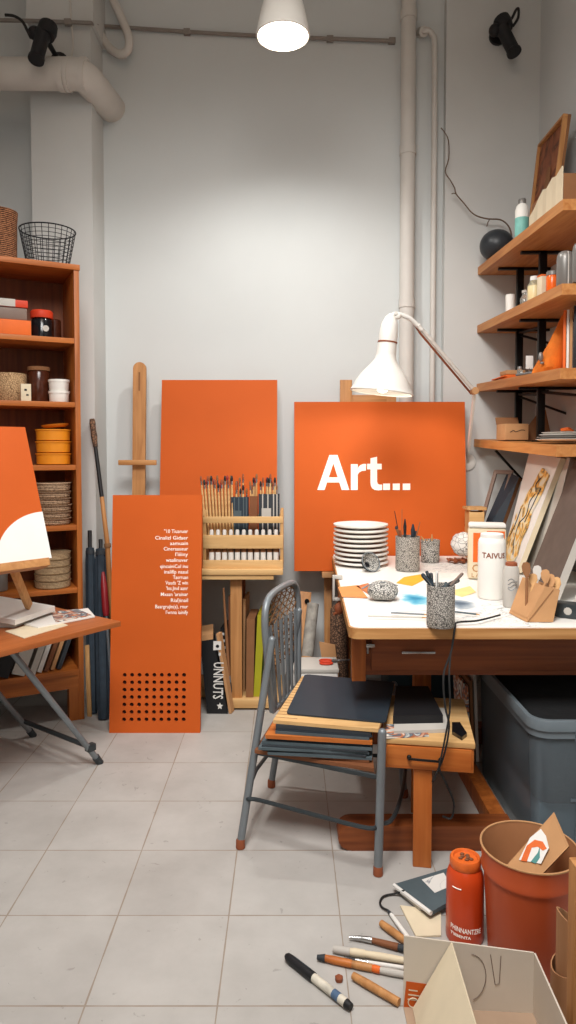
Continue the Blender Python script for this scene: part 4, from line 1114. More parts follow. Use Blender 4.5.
# orange and cream tin
q = ont(486.5, 580); q.y += .06; q = V((at(486.5, 560, q.y).x, q.y, WZ)); S = q.y / FPX
hw, hh_ = 18.5 * S, 54 * S
tn = thing('square_tin', 'cream square tin with orange label panels behind the white bottle', 'tin', q, rad(-14))
part('body', MB().box(-hw, hw, -.06, .06, 0, hh_ - .014, bev=.016), 'cream', tn)
part('lid', MB().box(-hw * .98, hw * .98, -.058, .058, hh_ - .013, hh_ + .006, bev=.012), 'paper', tn)
part('label_panel', MB().box(-hw * .72, -hw * .1, -.0615, -.06, hh_ * .32, hh_ * .86).box(-hw * .02, hw * .9, -.0615, -.06, hh_ * .72, hh_ * .9).prism([(.0, hh_ * .72), (hw * .28, hh_ * .6), (0, hh_ * .5)], .06, .0615, basis((0, 0, 0), (1, 0, 0), (0, 0, 1))), 'boxorange', tn)
lettering(tn, [('OU', .05, -hw * .78, hh_ * .14, 'LEFT'), ('L A A A', .026, -hw * .8, hh_ * .045, 'LEFT')], ROOT[tn.name] @ basis((0, -.0605, 0), (1, 0, 0), (0, 0, 1)), 'kraft')
# white bottle
q = ont(491.5, 600); q.y += .05; q = V((at(491.5, 580, q.y).x, q.y, WZ)); S = q.y / FPX; rb = 13.6 * S; hb = (600 - 533) * S * .97
bt = thing('bottle', 'plain white bottle with rust lettering, in front of the cream tin', 'bottle', q)
part('body', MB().lathe([(rb * .94, 0), (rb, .008), (rb, hb * .84), (rb * .95, hb * .9), (rb * .84, hb * .935)], 36), 'white', bt)
part('cap', MB().lathe([(rb * .84, hb * .936), (rb * .82, hb * .99), (rb * .76, hb)], 30), 'paper', bt)
mb = MB()
cu = bpy.data.curves.new('t', 'FONT'); cu.body = 'TAIVUS'; cu.size = .03; cu.offset = .0006; cu.resolution_u = 2; cu.align_x = 'CENTER'
ob = bpy.data.objects.new('t', cu); COL.objects.link(ob); dg = bpy.context.evaluated_depsgraph_get(); dg.update()
me = bpy.data.meshes.new_from_object(ob.evaluated_get(dg))
mb.add([((rb + .0012) * sin((v.co.x - .006) / rb), -(rb + .0012) * cos((v.co.x - .006) / rb), v.co.y + hb * .64) for v in me.vertices], [tuple(p.vertices) for p in me.polygons])
bpy.data.objects.remove(ob); bpy.data.curves.remove(cu); bpy.data.meshes.remove(me)
part('lettering', mb, 'rust', bt)
# spray can
q = ont(511, 608); q.y += .03; q = V((at(511, 590, q.y).x, q.y, WZ)); S = q.y / FPX; rs_, hs = 7.8 * S, 45 * S
t = thing('spray_can', 'small grey white spray can between the white bottle and the kraft holder', 'can', q)
part('body', MB().lathe([(rs_ * .95, 0), (rs_, .004), (rs_, hs * .84), (rs_ * .8, hs * .92)], 26), 'paper2', t)
part('cap', MB().lathe([(rs_ * .78, hs * .921), (rs_ * .72, hs * .985), (rs_ * .6, hs)], 20), 'rust', t)
mb = MB()
for k in range(4):
    mb.tube([((rs_ + .0008) * sin(a), -(rs_ + .0008) * cos(a), hs * .42 + k * .011 + .006 * sin(a * 5 + k)) for a in [-.7 + 1.2 * j / 10 for j in range(11)]], .0011, 4)
part('print', mb, 'steel', t)
# kraft holder
S = 1
Bq = ont(526.5, 622); Aq = ont(509, 613); Cq = ont(553, 622)
B2, A2, C2 = at(545, 586.5, Bq.y + .03), at(522.5, 577, Aq.y + .06), at(560, 590, Cq.y + .04)
Dq = Aq + (Cq - Bq) * .9; Dq.z = WZ; D2 = A2 + (C2 - B2) * 1.0
kh = thing('utensil_holder', 'folded kraft card holder full of wooden spatulas on the worktable', 'holder', ((Aq + Bq + Cq) / 3))
mb = MB(); cen = (A2 + B2 + C2 + D2) / 4
inn = [ins(p, cen, .1) for p in (A2, B2, C2, D2)]; lowi = [ins(p, (Aq + Bq + Cq + Dq) / 4, .12) + V((0, 0, .012)) for p in (Aq, Bq, Cq, Dq)]
mb.add([Aq, Bq, Cq, Dq, A2, B2, C2, D2] + inn + lowi, [(3, 2, 1, 0)] + [(i, (i + 1) % 4, 4 + (i + 1) % 4, 4 + i) for i in range(4)] + [(4 + i, 4 + (i + 1) % 4, 8 + (i + 1) % 4, 8 + i) for i in range(4)] + [(8 + i, 8 + (i + 1) % 4, 12 + (i + 1) % 4, 12 + i) for i in range(4)] + [(12, 13, 14, 15)])
part('card_body', mb, 'kraft', kh, True)
mb = MB(); nrm = (Bq - Aq).cross(A2 - Aq).normalized()
mb.tube([ins(Bq, Cq, .06) + V((0, -.001, .002)), ins(B2, C2, .55) + V((0, -.001, -.004))], .0016, 4)
part('fold_line', mb, 'kraftdark', kh, True)
base = (lowi[0] + lowi[1] + lowi[2] + lowi[3]) / 4
sp = [(527, 562, 'kraftdark', 'dark brown'), (536, 574, 'palez', 'pale'), (541, 566, 'paper2', 'grey white'), (552, 571, 'kraft', 'tan'), (558, 576, 'kraft', 'light brown'), (566, 580, 'palez', 'honey coloured')]
for k, (x, y, m_, nm_) in enumerate(sp):
    tip = at(x, y, base.y + .03 + .012 * (k % 3)); a = base + V(((k - 2.5) * .006, (k % 2) * .012 - .006, .008)); d = (tip - a).normalized()
    t = thing('wooden_spatula', nm_ + ' spatula in the kraft card holder', 'spatula', a, group='spatulas in the kraft holder')
    n1 = ins(a, tip, .72)
    part('handle', MB().tube([a, n1], .005, 8), m_, t, True)
    Tm = basis(n1, V((.9, -.3, .1)), d); L2 = (tip - n1).length
    part('blade', MB().prism([(-.006, -.004), (.006, -.004), (.016, L2 * .4), (.015, L2 * .85), (.006, L2), (-.008, L2 * .96), (-.015, L2 * .7), (-.014, L2 * .35)], -.003, .003, Tm), m_, t, True)
# speckled pouch, folders, papers
Pp = [ont(x, y) for x, y in ((370, 609), (398, 610), (396, 589), (369, 592))]
mb = MB(); c_ = sum(Pp, V()) / 4
mb.ell((0, 0, .036), (.062, .055, .036), 24, 12, f=lambda a, p: 1 + .12 * abs(sin(2 * a)) ** 2)
t = thing('fabric_pouch', 'speckled grey fabric pouch lying beside the blue watercolour', 'pouch', (c_.x - .002, c_.y, WZ), rad(-8))
part('body', mb, 'speck2', t)
part('zip_seam', MB().tube([(-.062, -.012, .058), (0, -.018, .0735), (.06, -.012, .06)], .0022, 5), 'steel', t)
part('pull_tab', MB().tube([(-.06, -.012, .056), (-.083, -.02, .045)], .003, 6), 'steel', t)
lay = [WZ - .0026]
def flat(name, label, cat, pts, mt, th=.0003, group=None):
    z = lay[0] + th; lay[0] = min(z + .0001, WZ - .0004)
    return sheet(name, label, cat, pts, z, th, mt, group)
flat('paper_sheet', 'large white scribbled sheet across the back of the worktable', 'paper', [(415, 559), (430, 572), (500, 573), (470, 558), (440, 557)], 'lines')
flat('paper_sheet', 'large white scribbled sheet at the front right of the worktable', 'paper', [(448, 606), (440, 624), (540, 627), (540, 602), (505, 594)], 'lines')
flat('paper_sheet', 'plain white sheet in the middle of the worktable', 'paper', [(398, 580), (392, 596), (470, 600), (468, 578)], 'paper')
flat('watercolour', 'blue watercolour painting lying in the middle of the worktable', 'painting', [(392, 592), (390, 612), (432, 610), (446, 596), (428, 588)], 'blueart')
flat('sketch', 'grey blue painted sketch right of the pen pot', 'painting', [(442, 597), (445, 614), (480, 612), (482, 602), (460, 595)], 'greyart')
flat('paper_scrap', 'bright yellow paper scrap behind the blue watercolour', 'paper', [(396, 583), (412, 586), (424, 580), (422, 574), (404, 577)], mat('yellow_paper', '#e2a52c', .7))
flat('paper_strip', 'pale yellow strip of paper beside the white bottle', 'paper', [(446, 592), (462, 597), (476, 592), (470, 586)], mat('pale_yellow_paper', '#e6cf8a', .8))
flat('folder', 'light orange folder at the left edge of the worktable', 'folder', [(338, 587), (342, 597), (368, 598), (358, 585)], mat('light_orange_card', '#d98a4c', .7), .0003)
flat('folder', 'smaller orange brown folder overlapping the light orange one', 'folder', [(356, 586), (370, 595), (379, 592), (368, 583)], mat('orange_brown_card', '#c06d3c', .7), .0003)
for k, (a, b, lb, mm) in enumerate((((368, 618.5), (428, 620), 'long thin grey pencil lying left of the front pen pot', 'paper2'), ((391, 615), (428, 617), 'short silver pencil lying behind the long grey one', 'steel'), ((446, 613), (480, 617), 'thin dark pencil lying right of the front pen pot', 'greyteal'))):
    a, b = ont(*a), ont(*b); z = .0085; a = a + V((0, 0, z)); b = b + V((0, 0, z))
    t = thing('pencil', lb, 'pencil', (a.x, a.y, WZ + .005))
    part('shaft', MB().tube([a, ins(a, b, .9)], .0034, 6), mm, t, True); part('tip', MB().tube([ins(a, b, .9), b], [.0034, .0006], 6), 'palez', t, True)
# cable hanging from the table
mb = MB()
zq = lambda x, y, Y: at(330 + x / 2.342, 630 + y / 2.342, Y)
p = [ont(500, 618) + V((0, 0, .011)), ont(478, 624) + V((0, 0, .012)), ont(458, 625.5) + V((0, 0, .011)), V((at(455, 629, yN - .008).x, yN - .008, WZ + .002)), zq(284, 50, yN - .01), zq(266, 105, 2.27), zq(270, 180, 2.25), zq(279, 225, 2.24), zq(268, 290, 2.24), zq(252, 330, 2.24), zq(240, 356, 2.26)]
mb.tube(smooth(p, 5), .0036, 6)
p = [zq(283, 50, yN - .01), zq(279, 105, 2.275), zq(281, 180, 2.255), zq(272, 240, 2.245), zq(262, 290, 2.235), zq(256, 325, 2.235), zq(272, 360, 2.26), zq(290, 405, 2.30), zq(284, 440, 2.31), zq(264, 436, 2.31)]
mb.tube(smooth(p, 5), .0036, 6)
solo('cable', mb, 'rubber', 'black cable hanging from the front edge of the worktable past the bench', 'cable')

# canvases leaning at the right of the table
def slabthing(name, label, cat, corners, t, mats, facename='painted_face', framen='board'):
    bl, br, tr, tl = corners
    o = thing(name, label, cat, ((bl + br) / 2))
    n = (br - bl).cross(tl - bl).normalized()
    part(framen, MB().slab(bl - n * .0015, br - n * .0015, tr - n * .0015, tl - n * .0015, t), mats[1], o, True)
    if mats[0]: part(facename, MB().slab(bl, br, tr, tl, .0014), mats[0], o, True)
    return o, n
Z1 = WZ + .014
c1 = [V((1.165, 3.78, Z1)), V((1.10, 3.35, Z1)), at(560.5, 458, 3.33), at(529, 453, 3.76)]
n1 = (c1[1] - c1[0]).cross(c1[3] - c1[0]).normalized()
o1 = thing('canvas', 'white canvas with a yellow painted figure leaning at the right of the worktable', 'canvas', ((c1[0] + c1[1]) / 2))
def bil(x, y, d=0):      # point on the canvas face, d in front of it
    return ins(ins(c1[0], c1[1], x), ins(c1[3], c1[2], x), y) + n1 * d
def curved(d0, d1, m=8):      # slightly warped sheet between two offsets
    g = MB(); vs = [bil(i / m, j / m, d) for d in (d0, d1) for j in range(m + 1) for i in range(m + 1)]; N_ = (m + 1) ** 2
    ix = lambda i, j, l: l * N_ + j * (m + 1) + i; fs = []
    for i in range(m):
        for j in range(m):
            for l in (0, 1): fs.append((ix(i, j, l), ix(i + 1, j, l), ix(i + 1, j + 1, l), ix(i, j + 1, l)))
    for i in range(m):
        for (a_, b_) in (((i, 0), (i + 1, 0)), ((i, m), (i + 1, m)), ((0, i), (0, i + 1)), ((m, i), (m, i + 1))):
            fs.append((ix(*a_, 0), ix(*b_, 0), ix(*b_, 1), ix(*a_, 1)))
    return g.add(vs, fs)
part('board', curved(-.026, -.0015), 'cream', o1, True)
part('painted_face', curved(-.0014, 0), 'paper', o1, True)
fig = [(.03, .02), (.72, .015), (.80, .12), (.74, .24), (.82, .36), (.77, .5), (.84, .6), (.88, .7), (.9, .84), (.66, .89), (.52, .82), (.46, .72), (.36, .66), (.28, .55), (.14, .44), (.10, .3), (.02, .2)]
mb = MB(); n = len(fig); cx_, cy_ = .42, .42
def dense(P, k=3): return [(P[i][0] + (P[(i + 1) % len(P)][0] - P[i][0]) * t / k, P[i][1] + (P[(i + 1) % len(P)][1] - P[i][1]) * t / k) for i in range(len(P)) for t in range(k)]
fd_ = dense(fig); n = len(fd_)
spine = lambda y: .3 + .42 * max(0, (y - .3)) if y > .3 else .3
rings = []
for f_ in (1, .66, .33): rings += [bil(spine(y) + (x - spine(y)) * f_, y, .0025) for x, y in fd_]
fs = [(l * n + i, l * n + (i + 1) % n, (l + 1) * n + (i + 1) % n, (l + 1) * n + i) for l in (0, 1) for i in range(n)]
h = n // 2
fs += [(2 * n + i, 2 * n + i + 1, 2 * n + n - 2 - i, 2 * n + n - 1 - i) for i in range(h - 1)]
mb.add(rings, fs)
part('painted_figure', mb, 'yellart', o1, True, 'yellow and olive painted figure')
mb = MB()
for L in ([(.66, .66), (.56, .58), (.58, .46), (.40, .36), (.42, .2), (.58, .1)], [(.66, .68), (.58, .74), (.66, .8)], [(.12, .22), (.24, .34), (.3, .5)], [(.78, .72), (.7, .55), (.62, .4)]):
    mb.tube([bil(q.x, q.y, .003) for q in smooth([(x, y, 0) for x, y in L], 4)], .0035, 5)
part('painted_lines', mb, 'charcoal', o1, True)
def lean(name, label, bl, br, tr, tl, t, mats): return slabthing(name, label, 'canvas', [bl, br, tr, tl], t, mats)[0]
lean('canvas', 'grey beige canvas directly behind the white canvas with the yellow figure', V((1.215, 3.66, Z1)), V((1.165, 3.2, Z1)), at(570, 458, 3.22), at(557, 454, 3.7), .022, ('paper2', 'greybrown'))
lean('canvas', 'second grey beige canvas behind the white canvas with the yellow figure', V((1.27, 3.62, Z1)), V((1.215, 3.16, Z1)), at(579, 459, 3.18), at(566, 455, 3.6), .022, ('paper2', 'cream'))
lean('canvas', 'large grey brown board leaning nearest the kraft card holder', V((1.065, 3.1, Z1)), V((1.04, 2.74, Z1)), V((1.255, 2.77, 1.35)), V((1.275, 3.12, 1.35)), .03, ('shadeboard', 'paper2'))
lean('canvas', 'pale grey board leaning at the far right edge of the worktable', V((1.11, 2.7, Z1)), V((1.075, 2.45, Z1)), V((1.235, 2.47, 1.2)), V((1.26, 2.72, 1.2)), .03, ('paper2', 'paper2'))
p = ont(566, 614)
t = thing('metal_box', 'small dark grey printed box at the right end of the worktable', 'box', (p.x - .0, p.y - .04, WZ), rad(-30))
part('body', MB().box(-.05, .06, -.03, .03, 0, .05, bev=.004), 'steeldark', t)
part('print', MB().prism(arc((-.005, .025), .014, 0, 2 * pi, 10)[:-1], .0302, .0308, basis((0, 0, 0), (1, 0, 0), (0, 0, 1))), 'paper2', t)
# dark framed picture and crate at the back right
f = [at(490, 512, 3.93), at(501.5, 526, 3.82), at(519, 477, 3.86), at(507.5, 472, 3.97)]
dz_ = WZ + .012
dirn = (f[0] - f[3]).normalized()
f[0] = f[3] + dirn * ((f[3].z - dz_) / -dirn.z); dirn = (f[1] - f[2]).normalized(); f[1] = f[2] + dirn * ((f[2].z - dz_) / -dirn.z)
o, n = slabthing('picture', 'dark framed picture leaning in the back right corner of the worktable', 'picture', f, .03, ('slate', 'kraftdark'))
T = basis(f[0], f[1] - f[0], f[3] - f[0]); wF = (f[1] - f[0]).length; hF = (f[3] - f[0]).length
mb = MB(); w = .022
for x0, x1, y0, y1 in ((0, wF, 0, w), (0, wF, hF - w, hF), (0, w, w, hF - w), (wF - w, wF, w, hF - w)): mb.box(x0, x1, y0, y1, 0, .012, T, bev=.002)
part('frame', mb, 'greybrown', o, True)
q0, q1 = at(467, 518, 3.89), at(482, 508, 3.89)
t = thing('small_crate', 'small pale wooden crate behind the cream tin', 'crate', ((q0.x + q1.x) / 2, 3.89, WZ))
w = (q1.x - q0.x) / 2
for k in range(3):
    z = .0 + k * .09
    part('slat', MB().box(-w - .0, w, -.05, -.042, z + .002, z + .078, bev=.002), 'pale', t); part('slat', MB().box(-w, w, .042, .05, z + .002, z + .078, bev=.002), 'pale', t)
part('side_panel', MB().box(-w, -w + .008, -.042, .042, 0, .28).box(w - .008, w, -.042, .042, 0, .28).box(-w - .012, w + .012, -.052, .052, .27, .285), 'palez', t)

# ------------------------------------------------------------------ desk lamp
Yl = 3.5
cR = at(381.5, 393, Yl); nk = at(389, 330, Yl); ax = (nk - cR).normalized()
rS = 31 / FPX * Yl
dl = thing('wall_lamp', 'white enamel wall lamp on a long jointed arm over the worktable', 'lamp', tuple(at(467, 462, 4.19)))
T = axisM(cR, cR + ax); k_ = Yl / FPX
prof = [(rS, 0), (rS * 1.02, .004), (rS * .985, .012), (rS * .93, 6 * k_), (rS * .88, 10 * k_), (rS * .80, 14.5 * k_), (rS * .71, 18.5 * k_), (rS * .61, 22.5 * k_), (rS * .51, 26 * k_), (rS * .41, 30 * k_), (rS * .34, 34 * k_), (rS * .315, 38 * k_)]
mb = MB(); mb.lathe(prof, 40, T, cap=False); mb.lathe([(r - .004, z) for r, z in prof], 40, T, cap=False); mb.lathe([(rS * .32, 37 * k_), (rS * .30, 50 * k_)], 30, T)
part('lamp_shade', mb, 'lampw', dl, True)
part('neck_band', MB().lathe([(rS * .315, 49.5 * k_), (rS * .315, 51 * k_)], 30, T), 'rust', dl, True)
part('socket', MB().lathe([(rS * .29, 51 * k_), (rS * .30, 55 * k_), (rS * .29, 63 * k_), (rS * .25, 70 * k_), (rS * .15, 76 * k_), (rS * .05, 79 * k_)], 30, T), 'lampw', dl, True)
part('bulb', MB().ell(cR + ax * .05, (.04, .04, .05), 16, 10), 'bulb2', dl, True)
e0, e1, e2 = at(393, 322, Yl), at(397, 317, Yl), at(407, 317, Yl + .01)
j1, bs = at(474.5, 391, 3.75), at(467, 462, 4.185)
mb = MB(); mb.tube(smooth([e0, at(394, 314, Yl), e2, at(414, 322, Yl + .02), at(422, 330, Yl + .03)], 4), .011, 10); mb.tube([at(418, 325, Yl + .02), j1], .0105, 10)
part('upper_arm', mb, 'paper', dl, True)
mb = MB(); mb.tube([at(412, 320, Yl + .03), at(420, 333, Yl + .04), j1 + V((-.01, .03, -.012))], .006, 8)
part('cable', mb, 'rust', dl, True)
part('joint', MB().ell(at(398, 316, Yl), .017, 12, 8).tube([at(396, 313, Yl - .02), at(396, 313, Yl + .02)], .009, 8).tube([e0 + V((0, -.02, .01)), e0 + V((.012, .0, .02))], .008, 8), 'lampw', dl, True)
part('joint', MB().tube([j1 + V((0, -.022, 0)), j1 + V((0, .022, 0))], .02, 12), 'kraft', dl, True)
mb = bar(MB(), j1, bs, .034, .012, 0, (1, 0, 0))
part('lower_arm', mb, 'lampw', dl, True)
part('wall_plate', MB().lathe([(.05, 0), (.05, .012), (.03, .02)], 24, axisM(V((bs.x, 4.19, bs.z)), V((bs.x, 4.1, bs.z)))), 'lampw', dl, True)
# ================================================================== CHAIR WITH ITS STACK
ch = thing('chair', 'grey steel chair with a wire net back, standing left of the worktable', 'chair', (.12, 2.6, 0))
RNf, RFf = atz(240.5, 848, 0), atz(271.5, 787, 0)
RNf.z = RFf.z = 0
RNt, RFt = at(272, 640, 2.5), V((.045, 2.87, .735))
FNf, FFf = atz(378, 875, 0), atz(404, 797, 0); FNf.z = FFf.z = 0
FNt, FFt = V((FNf.x + .012, FNf.y + .004, .475)), V((.43, 2.80, .45))
def leg(a, b, r=.0135):
    o = part('leg', MB().tube([a + V((0, 0, .02)), b], r, 12).ell(b, r * 1.02, 10, 6), 'steel', ch, True)
    part('foot_tip', MB().lathe([(.014, 0), (.0165, .002), (.0155, .03), (.013, .034)], 12, Matrix.Translation(a)), 'rust', o, True); return o
leg(RNf, RNt); leg(RFf, RFt); leg(FNf, FNt, .0145); leg(FFf, FFt)
# seat frame, seat
zs = .325
onleg = lambda a, b, z: a + (b - a) * (z / b.z)
sn, sf, fn, ff = onleg(RNf, RNt, zs), onleg(RFf, RFt, zs), onleg(FNf, FNt, zs), onleg(FFf, FFt, zs) + V((-.045, .0, 0))
part('seat_frame', MB().tube([sn, fn, ff, sf], .009, 8, True), 'steeldark', ch, True)
mb = MB(); SQ = [sn + V((.0, -.03, 0)), fn + V((-.02, .022, 0)), ff + V((-.07, .0, 0)), sf + V((-.0, .0, 0))]
mb.hexa([p + V((0, 0, .009)) for p in SQ] + [p + V((0, 0, .022)) for p in SQ]); part('seat', mb, 'brownboard', ch, True)
# stretcher loop
zr = .172
a, b, c, d = onleg(RNf, RNt, zr), onleg(FNf, FNt, zr - .01), onleg(FFf, FFt, zr - .02), onleg(RFf, RFt, zr)
e = b + V((.085, .02, .0)); f_ = c + V((.05, -.08, 0))
loop = smooth([a + V((-.006, .03, 0)), a + V((0, -.014, 0)), a + V((.04, -.022, 0)), ins(a, b, .5) + V((0, -.018, 0)), b + V((-.04, -.008, 0)), b + V((.0, .016, 0)), b + V((.05, .05, 0)), ins(b, c, .5) + V((.04, -.01, 0)), c + V((.012, -.03, 0)), c + V((-.01, .012, 0)), ins(c, d, .5), d + V((.02, .014, 0)), d + V((-.014, -.01, 0)), ins(d, a, .5) + V((-.03, 0, 0))], 5)
part('stretcher', MB().tube(loop, .0075, 8, True), 'steeldark', ch, True)
# back: rounded frame in the plane of the rear legs
BN, BF = V((-.07, 2.505, .46)), V((.055, 2.885, .43))
rB = (BF - BN); rB.z = 0; wB = rB.length; rB.normalize(); uB = V((-.045, 0, 1)).normalized(); oB = V((BN.x, BN.y, .435))
T = basis(oB, rB, uB)
hB = at(272, 597, 2.52).z - .435
ol = [(.045, 0), (.03, .1), (.008, hB * .55), (0, hB * .78), (.02, hB * .92), (.075, hB * .985), (wB * .5, hB), (wB - .075, hB * .985), (wB - .02, hB * .92), (wB, hB * .78), (wB - .008, hB * .55), (wB - .03, .1), (wB - .045, 0)]
olp = smooth([T @ V((x, y, 0)) for x, y in ol] , 4)
bf = part('back_frame', MB().tube(olp, .0135, 10).tube([olp[0], olp[-1]], .009, 8), 'steel', ch, True)
def halfw(y):   # x range of the frame at height y
    xs = []
    P2 = [T.inverted() @ p for p in olp]
    for i in range(len(P2) - 1):
        y0, y1 = P2[i].y, P2[i + 1].y
        if (y0 - y) * (y1 - y) <= 0 and abs(y1 - y0) > 1e-9: xs.append(P2[i].x + (P2[i + 1].x - P2[i].x) * (y - y0) / (y1 - y0))
    return (min(xs), max(xs)) if len(xs) > 1 else (wB * .5, wB * .5)
mb = MB(); nr = 13
for k in range(1, nr):
    f = k / nr; pts = []
    for j in range(9):
        y = hB * (.01 + .72 * j / 8); x0, x1 = halfw(y); pts.append(T @ V((x0 + (x1 - x0) * f, y, .004 * (k % 2))))
    mb.tube(pts, .0042, 6)
part('back_rods', mb, 'steel', ch, True)
mb = MB(); NR = 14
def gp(i, j, s):   # honeycomb: wavy neighbours meet
    y = hB * (.34 + .645 * j / NR); x0, x1 = halfw(min(y, hB * .985)); f = (i + .5 + .5 * s * (1 if j % 2 else -1)) / 11
    return T @ V((x0 + (x1 - x0) * min(1, max(0, f)), y, -.006))
for i in range(0, 11):
    mb.tube([gp(i, j, .92 if i % 2 else -.92) for j in range(NR + 1)], .0028, 5)
for j in range(0, NR + 1, 1):
    y = hB * (.34 + .645 * j / NR); x0, x1 = halfw(min(y, hB * .985)); mb.tube([T @ V((x0, y, -.006)), T @ V((x1, y, -.006))], .0018, 5)
part('back_net', mb, 'tan', ch, True)
# the stack: corner order near-left, near-right, far-right, far-left
z = zs + .0235
def layer(name, label, cat, cs, th, mt, grp='sheets stacked on the chair'):
    global z
    mb = MB(); P = [V((x, y, z)) for x, y in cs]
    mb.hexa(P + [p + V((0, 0, th)) for p in P]); o = solo(name, mb, mt, label, cat, grp); z += th + .0006; return o
near = lambda a, b, zz: (V((at(a, 700, 2.37).x, 2.375 + .0, zz)), V((at(b, 700, 2.32).x, 2.325, zz)))
base_c = [(-.04, 2.375), (.283, 2.312), (.345, 2.74), (.05, 2.80)]
def off(dx0=0, dy0=0, dx1=0, dy1=0): return [(base_c[0][0] + dx0, base_c[0][1] + dy0), (base_c[1][0] + dx1, base_c[1][1] + dy1), (base_c[2][0] + dx1 * .3, base_c[2][1]), (base_c[3][0] + dx0, base_c[3][1])]
L_ = [('board', 'lowest reddish brown board of the stack on the chair', 'board', off(-.01, 0, -.01, 0), .008, 'brownboard'),
      ('folder', 'grey teal folder lowest in the stack on the chair', 'folder', off(-.03, -.02, 0, 0), .010, 'greyteal'),
      ('folder', 'dark charcoal folder second lowest in the stack on the chair', 'folder', off(-.045, -.01, -.02, 0), .006, 'charcoal'),
      ('folder', 'wide grey teal folder sticking out farthest left of the stack on the chair', 'folder', off(-.062, -.02, -.01, .006), .009, 'greyteal'),
      ('folder', 'thin charcoal folder above the widest grey teal one on the chair', 'folder', off(-.05, -.015, -.015, 0), .005, 'charcoal'),
      ('folder', 'grey teal folder just below the orange brown board on the chair', 'folder', off(-.05, -.005, 0, 0), .010, 'greyteal'),
      ('folder', 'dark navy folder touching the orange brown board from below', 'folder', off(-.03, 0, -.01, .01), .010, 'navy'),
      ('board', 'orange brown board in the middle of the stack on the chair', 'board', off(-.038, -.012, .0, -.002), .013, 'stool'),
      ('folder', 'slate folder directly above the orange brown board on the chair', 'folder', off(-.004, -.004, -.01, .004), .010, 'greyteal'),
      ('folder', 'black folder near the top of the stack on the chair', 'folder', off(-.002, -.002, 0, .002), .007, 'slate'),
      ('folder', 'charcoal folder right under the pale board on the chair', 'folder', off(-.002, 0, -.004, .002), .012, 'charcoal')]
for a_ in L_: layer(*a_)
zt = z
tb = [atz(273, 720, zt + .012), atz(378.5, 729, zt + .012), atz(395, 684, zt + .012), atz(302, 676, zt + .012)]
mb = MB(); mb.hexa([V((p.x, p.y, z)) for p in tb] + [V((p.x, p.y, z + .012)) for p in tb])
tbo = thing('pale_board', 'pale wooden board with dark grooves on top of the stack on the chair', 'board', (.12, 2.6, z))
part('board', mb, 'pale', tbo, True)
mb = MB()
for k in range(1, 17):
    a, b = ins(tb[0], tb[3], k / 17), ins(tb[1], tb[2], k / 17); q = ins(a, b, .22); mb.tube([V((a.x, a.y, z + .0122)), V((q.x, q.y, z + .0122))], .0012, 4)
part('grooves', mb, 'kraftdark', tbo, True)
z += .0135
pb = [atz(286, 713, z + .005), atz(386, 722, z + .005), atz(394.5, 682, z + .005), atz(305, 674, z + .005)]
mb = MB(); cP = sum(pb, V()) / 4; ring_ = []
for i in range(4):
    p, q, r_ = pb[i], pb[i - 1], pb[(i + 1) % 4]; d1, d2 = (q - p).normalized() * .02, (r_ - p).normalized() * .02
    for t_ in (0, .33, .67, 1): ring_.append(p + d1 * (1 - t_) ** 2 + d2 * t_ ** 2)
n = len(ring_)
mb.add([(p.x, p.y, z) for p in ring_] + [(p.x, p.y, z + .005) for p in ring_], [tuple(range(n - 1, -1, -1)), tuple(range(n, 2 * n))] + [(i, (i + 1) % n, n + (i + 1) % n, n + i) for i in range(n)])
solo('portfolio', mb, 'slate', 'dark slate portfolio lying on top of the stack on the chair', 'portfolio')

# ================================================================== BENCH UNDER THE TABLE
byd = atz(420, 864, 0).y - .006; bq = at(382.5, 768, byd)
bn = thing('bench', 'small orange wooden bench with a drawer, under the worktable', 'bench', (bq.x, bq.y, 0), rad(-9))
bw, bd_ = .302, .42
zt_ = at(380, 738, byd).z; zl = at(380, 768, byd).z
part('top_board', MB().box(0, bw, 0, bd_, zt_ - .018, zt_, bev=.003), 'pale', bn)
part('case', MB().box(.004, bw - .004, .006, bd_ - .006, zl, zt_ - .018, bev=.003), 'stool', bn)
x0, x1 = (at(411, 800, 2.34).x - bq.x), (at(429, 800, 2.34).x - bq.x)
part('leg', MB().box(x0, x1, .006, .045, 0, zl, bev=.003), 'stoolz', bn)
part('leg', MB().box(x0, x1, bd_ - .06, bd_ - .02, 0, zl, bev=.003), 'stoolz', bn)
dw = part('drawer', MB().box(.015, bw - .012, -.004, .006, zl + .006, zt_ - .022, bev=.002), 'stool', bn)
hx = (at(407, 752, 2.34).x - bq.x); hx2 = (at(437, 752, 2.34).x - bq.x); hz_ = at(420, 751, 2.34).z
part('handle', MB().tube([(hx, -.004, hz_ + .004), (hx, -.018, hz_), (hx + .012, -.022, hz_ + .003), (hx2 - .012, -.022, hz_ + .001), (hx2, -.018, hz_ - .002), (hx2, -.004, hz_)], .0042, 8).ell((hx, -.008, hz_ + .003), .008, 10, 6).ell((hx2, -.008, hz_), .008, 10, 6), 'blackmetal', dw)
def onbench(name, label, cat, pts, z0, th, mt):
    return sheet(name, label, cat, pts, z0 + th, th, mt)
onbench('paper_stack', 'stack of grey papers under the black book on the bench', 'papers', [(394, 731), (448, 729), (446, 708), (394, 705)], zt_ + .001, .012, 'paper2')
onbench('book', 'thick black book lying on the grey papers on the bench', 'book', [(393, 716), (443, 715), (428, 686), (396, 686)], zt_ + .0135, .028, 'black')
onbench('painted_card', 'small painted card with blue, white and orange marks on the bench', 'card', [(384, 738), (429, 736), (426, 725), (386, 724)], zt_ + .0005, .003, 'multart')
onbench('dish', 'small dark oval tray at the right end of the bench', 'tray', [(452, 731), (462, 737), (467, 733), (460, 722), (452, 722)], zt_ + .0005, .012, 'darkglass')

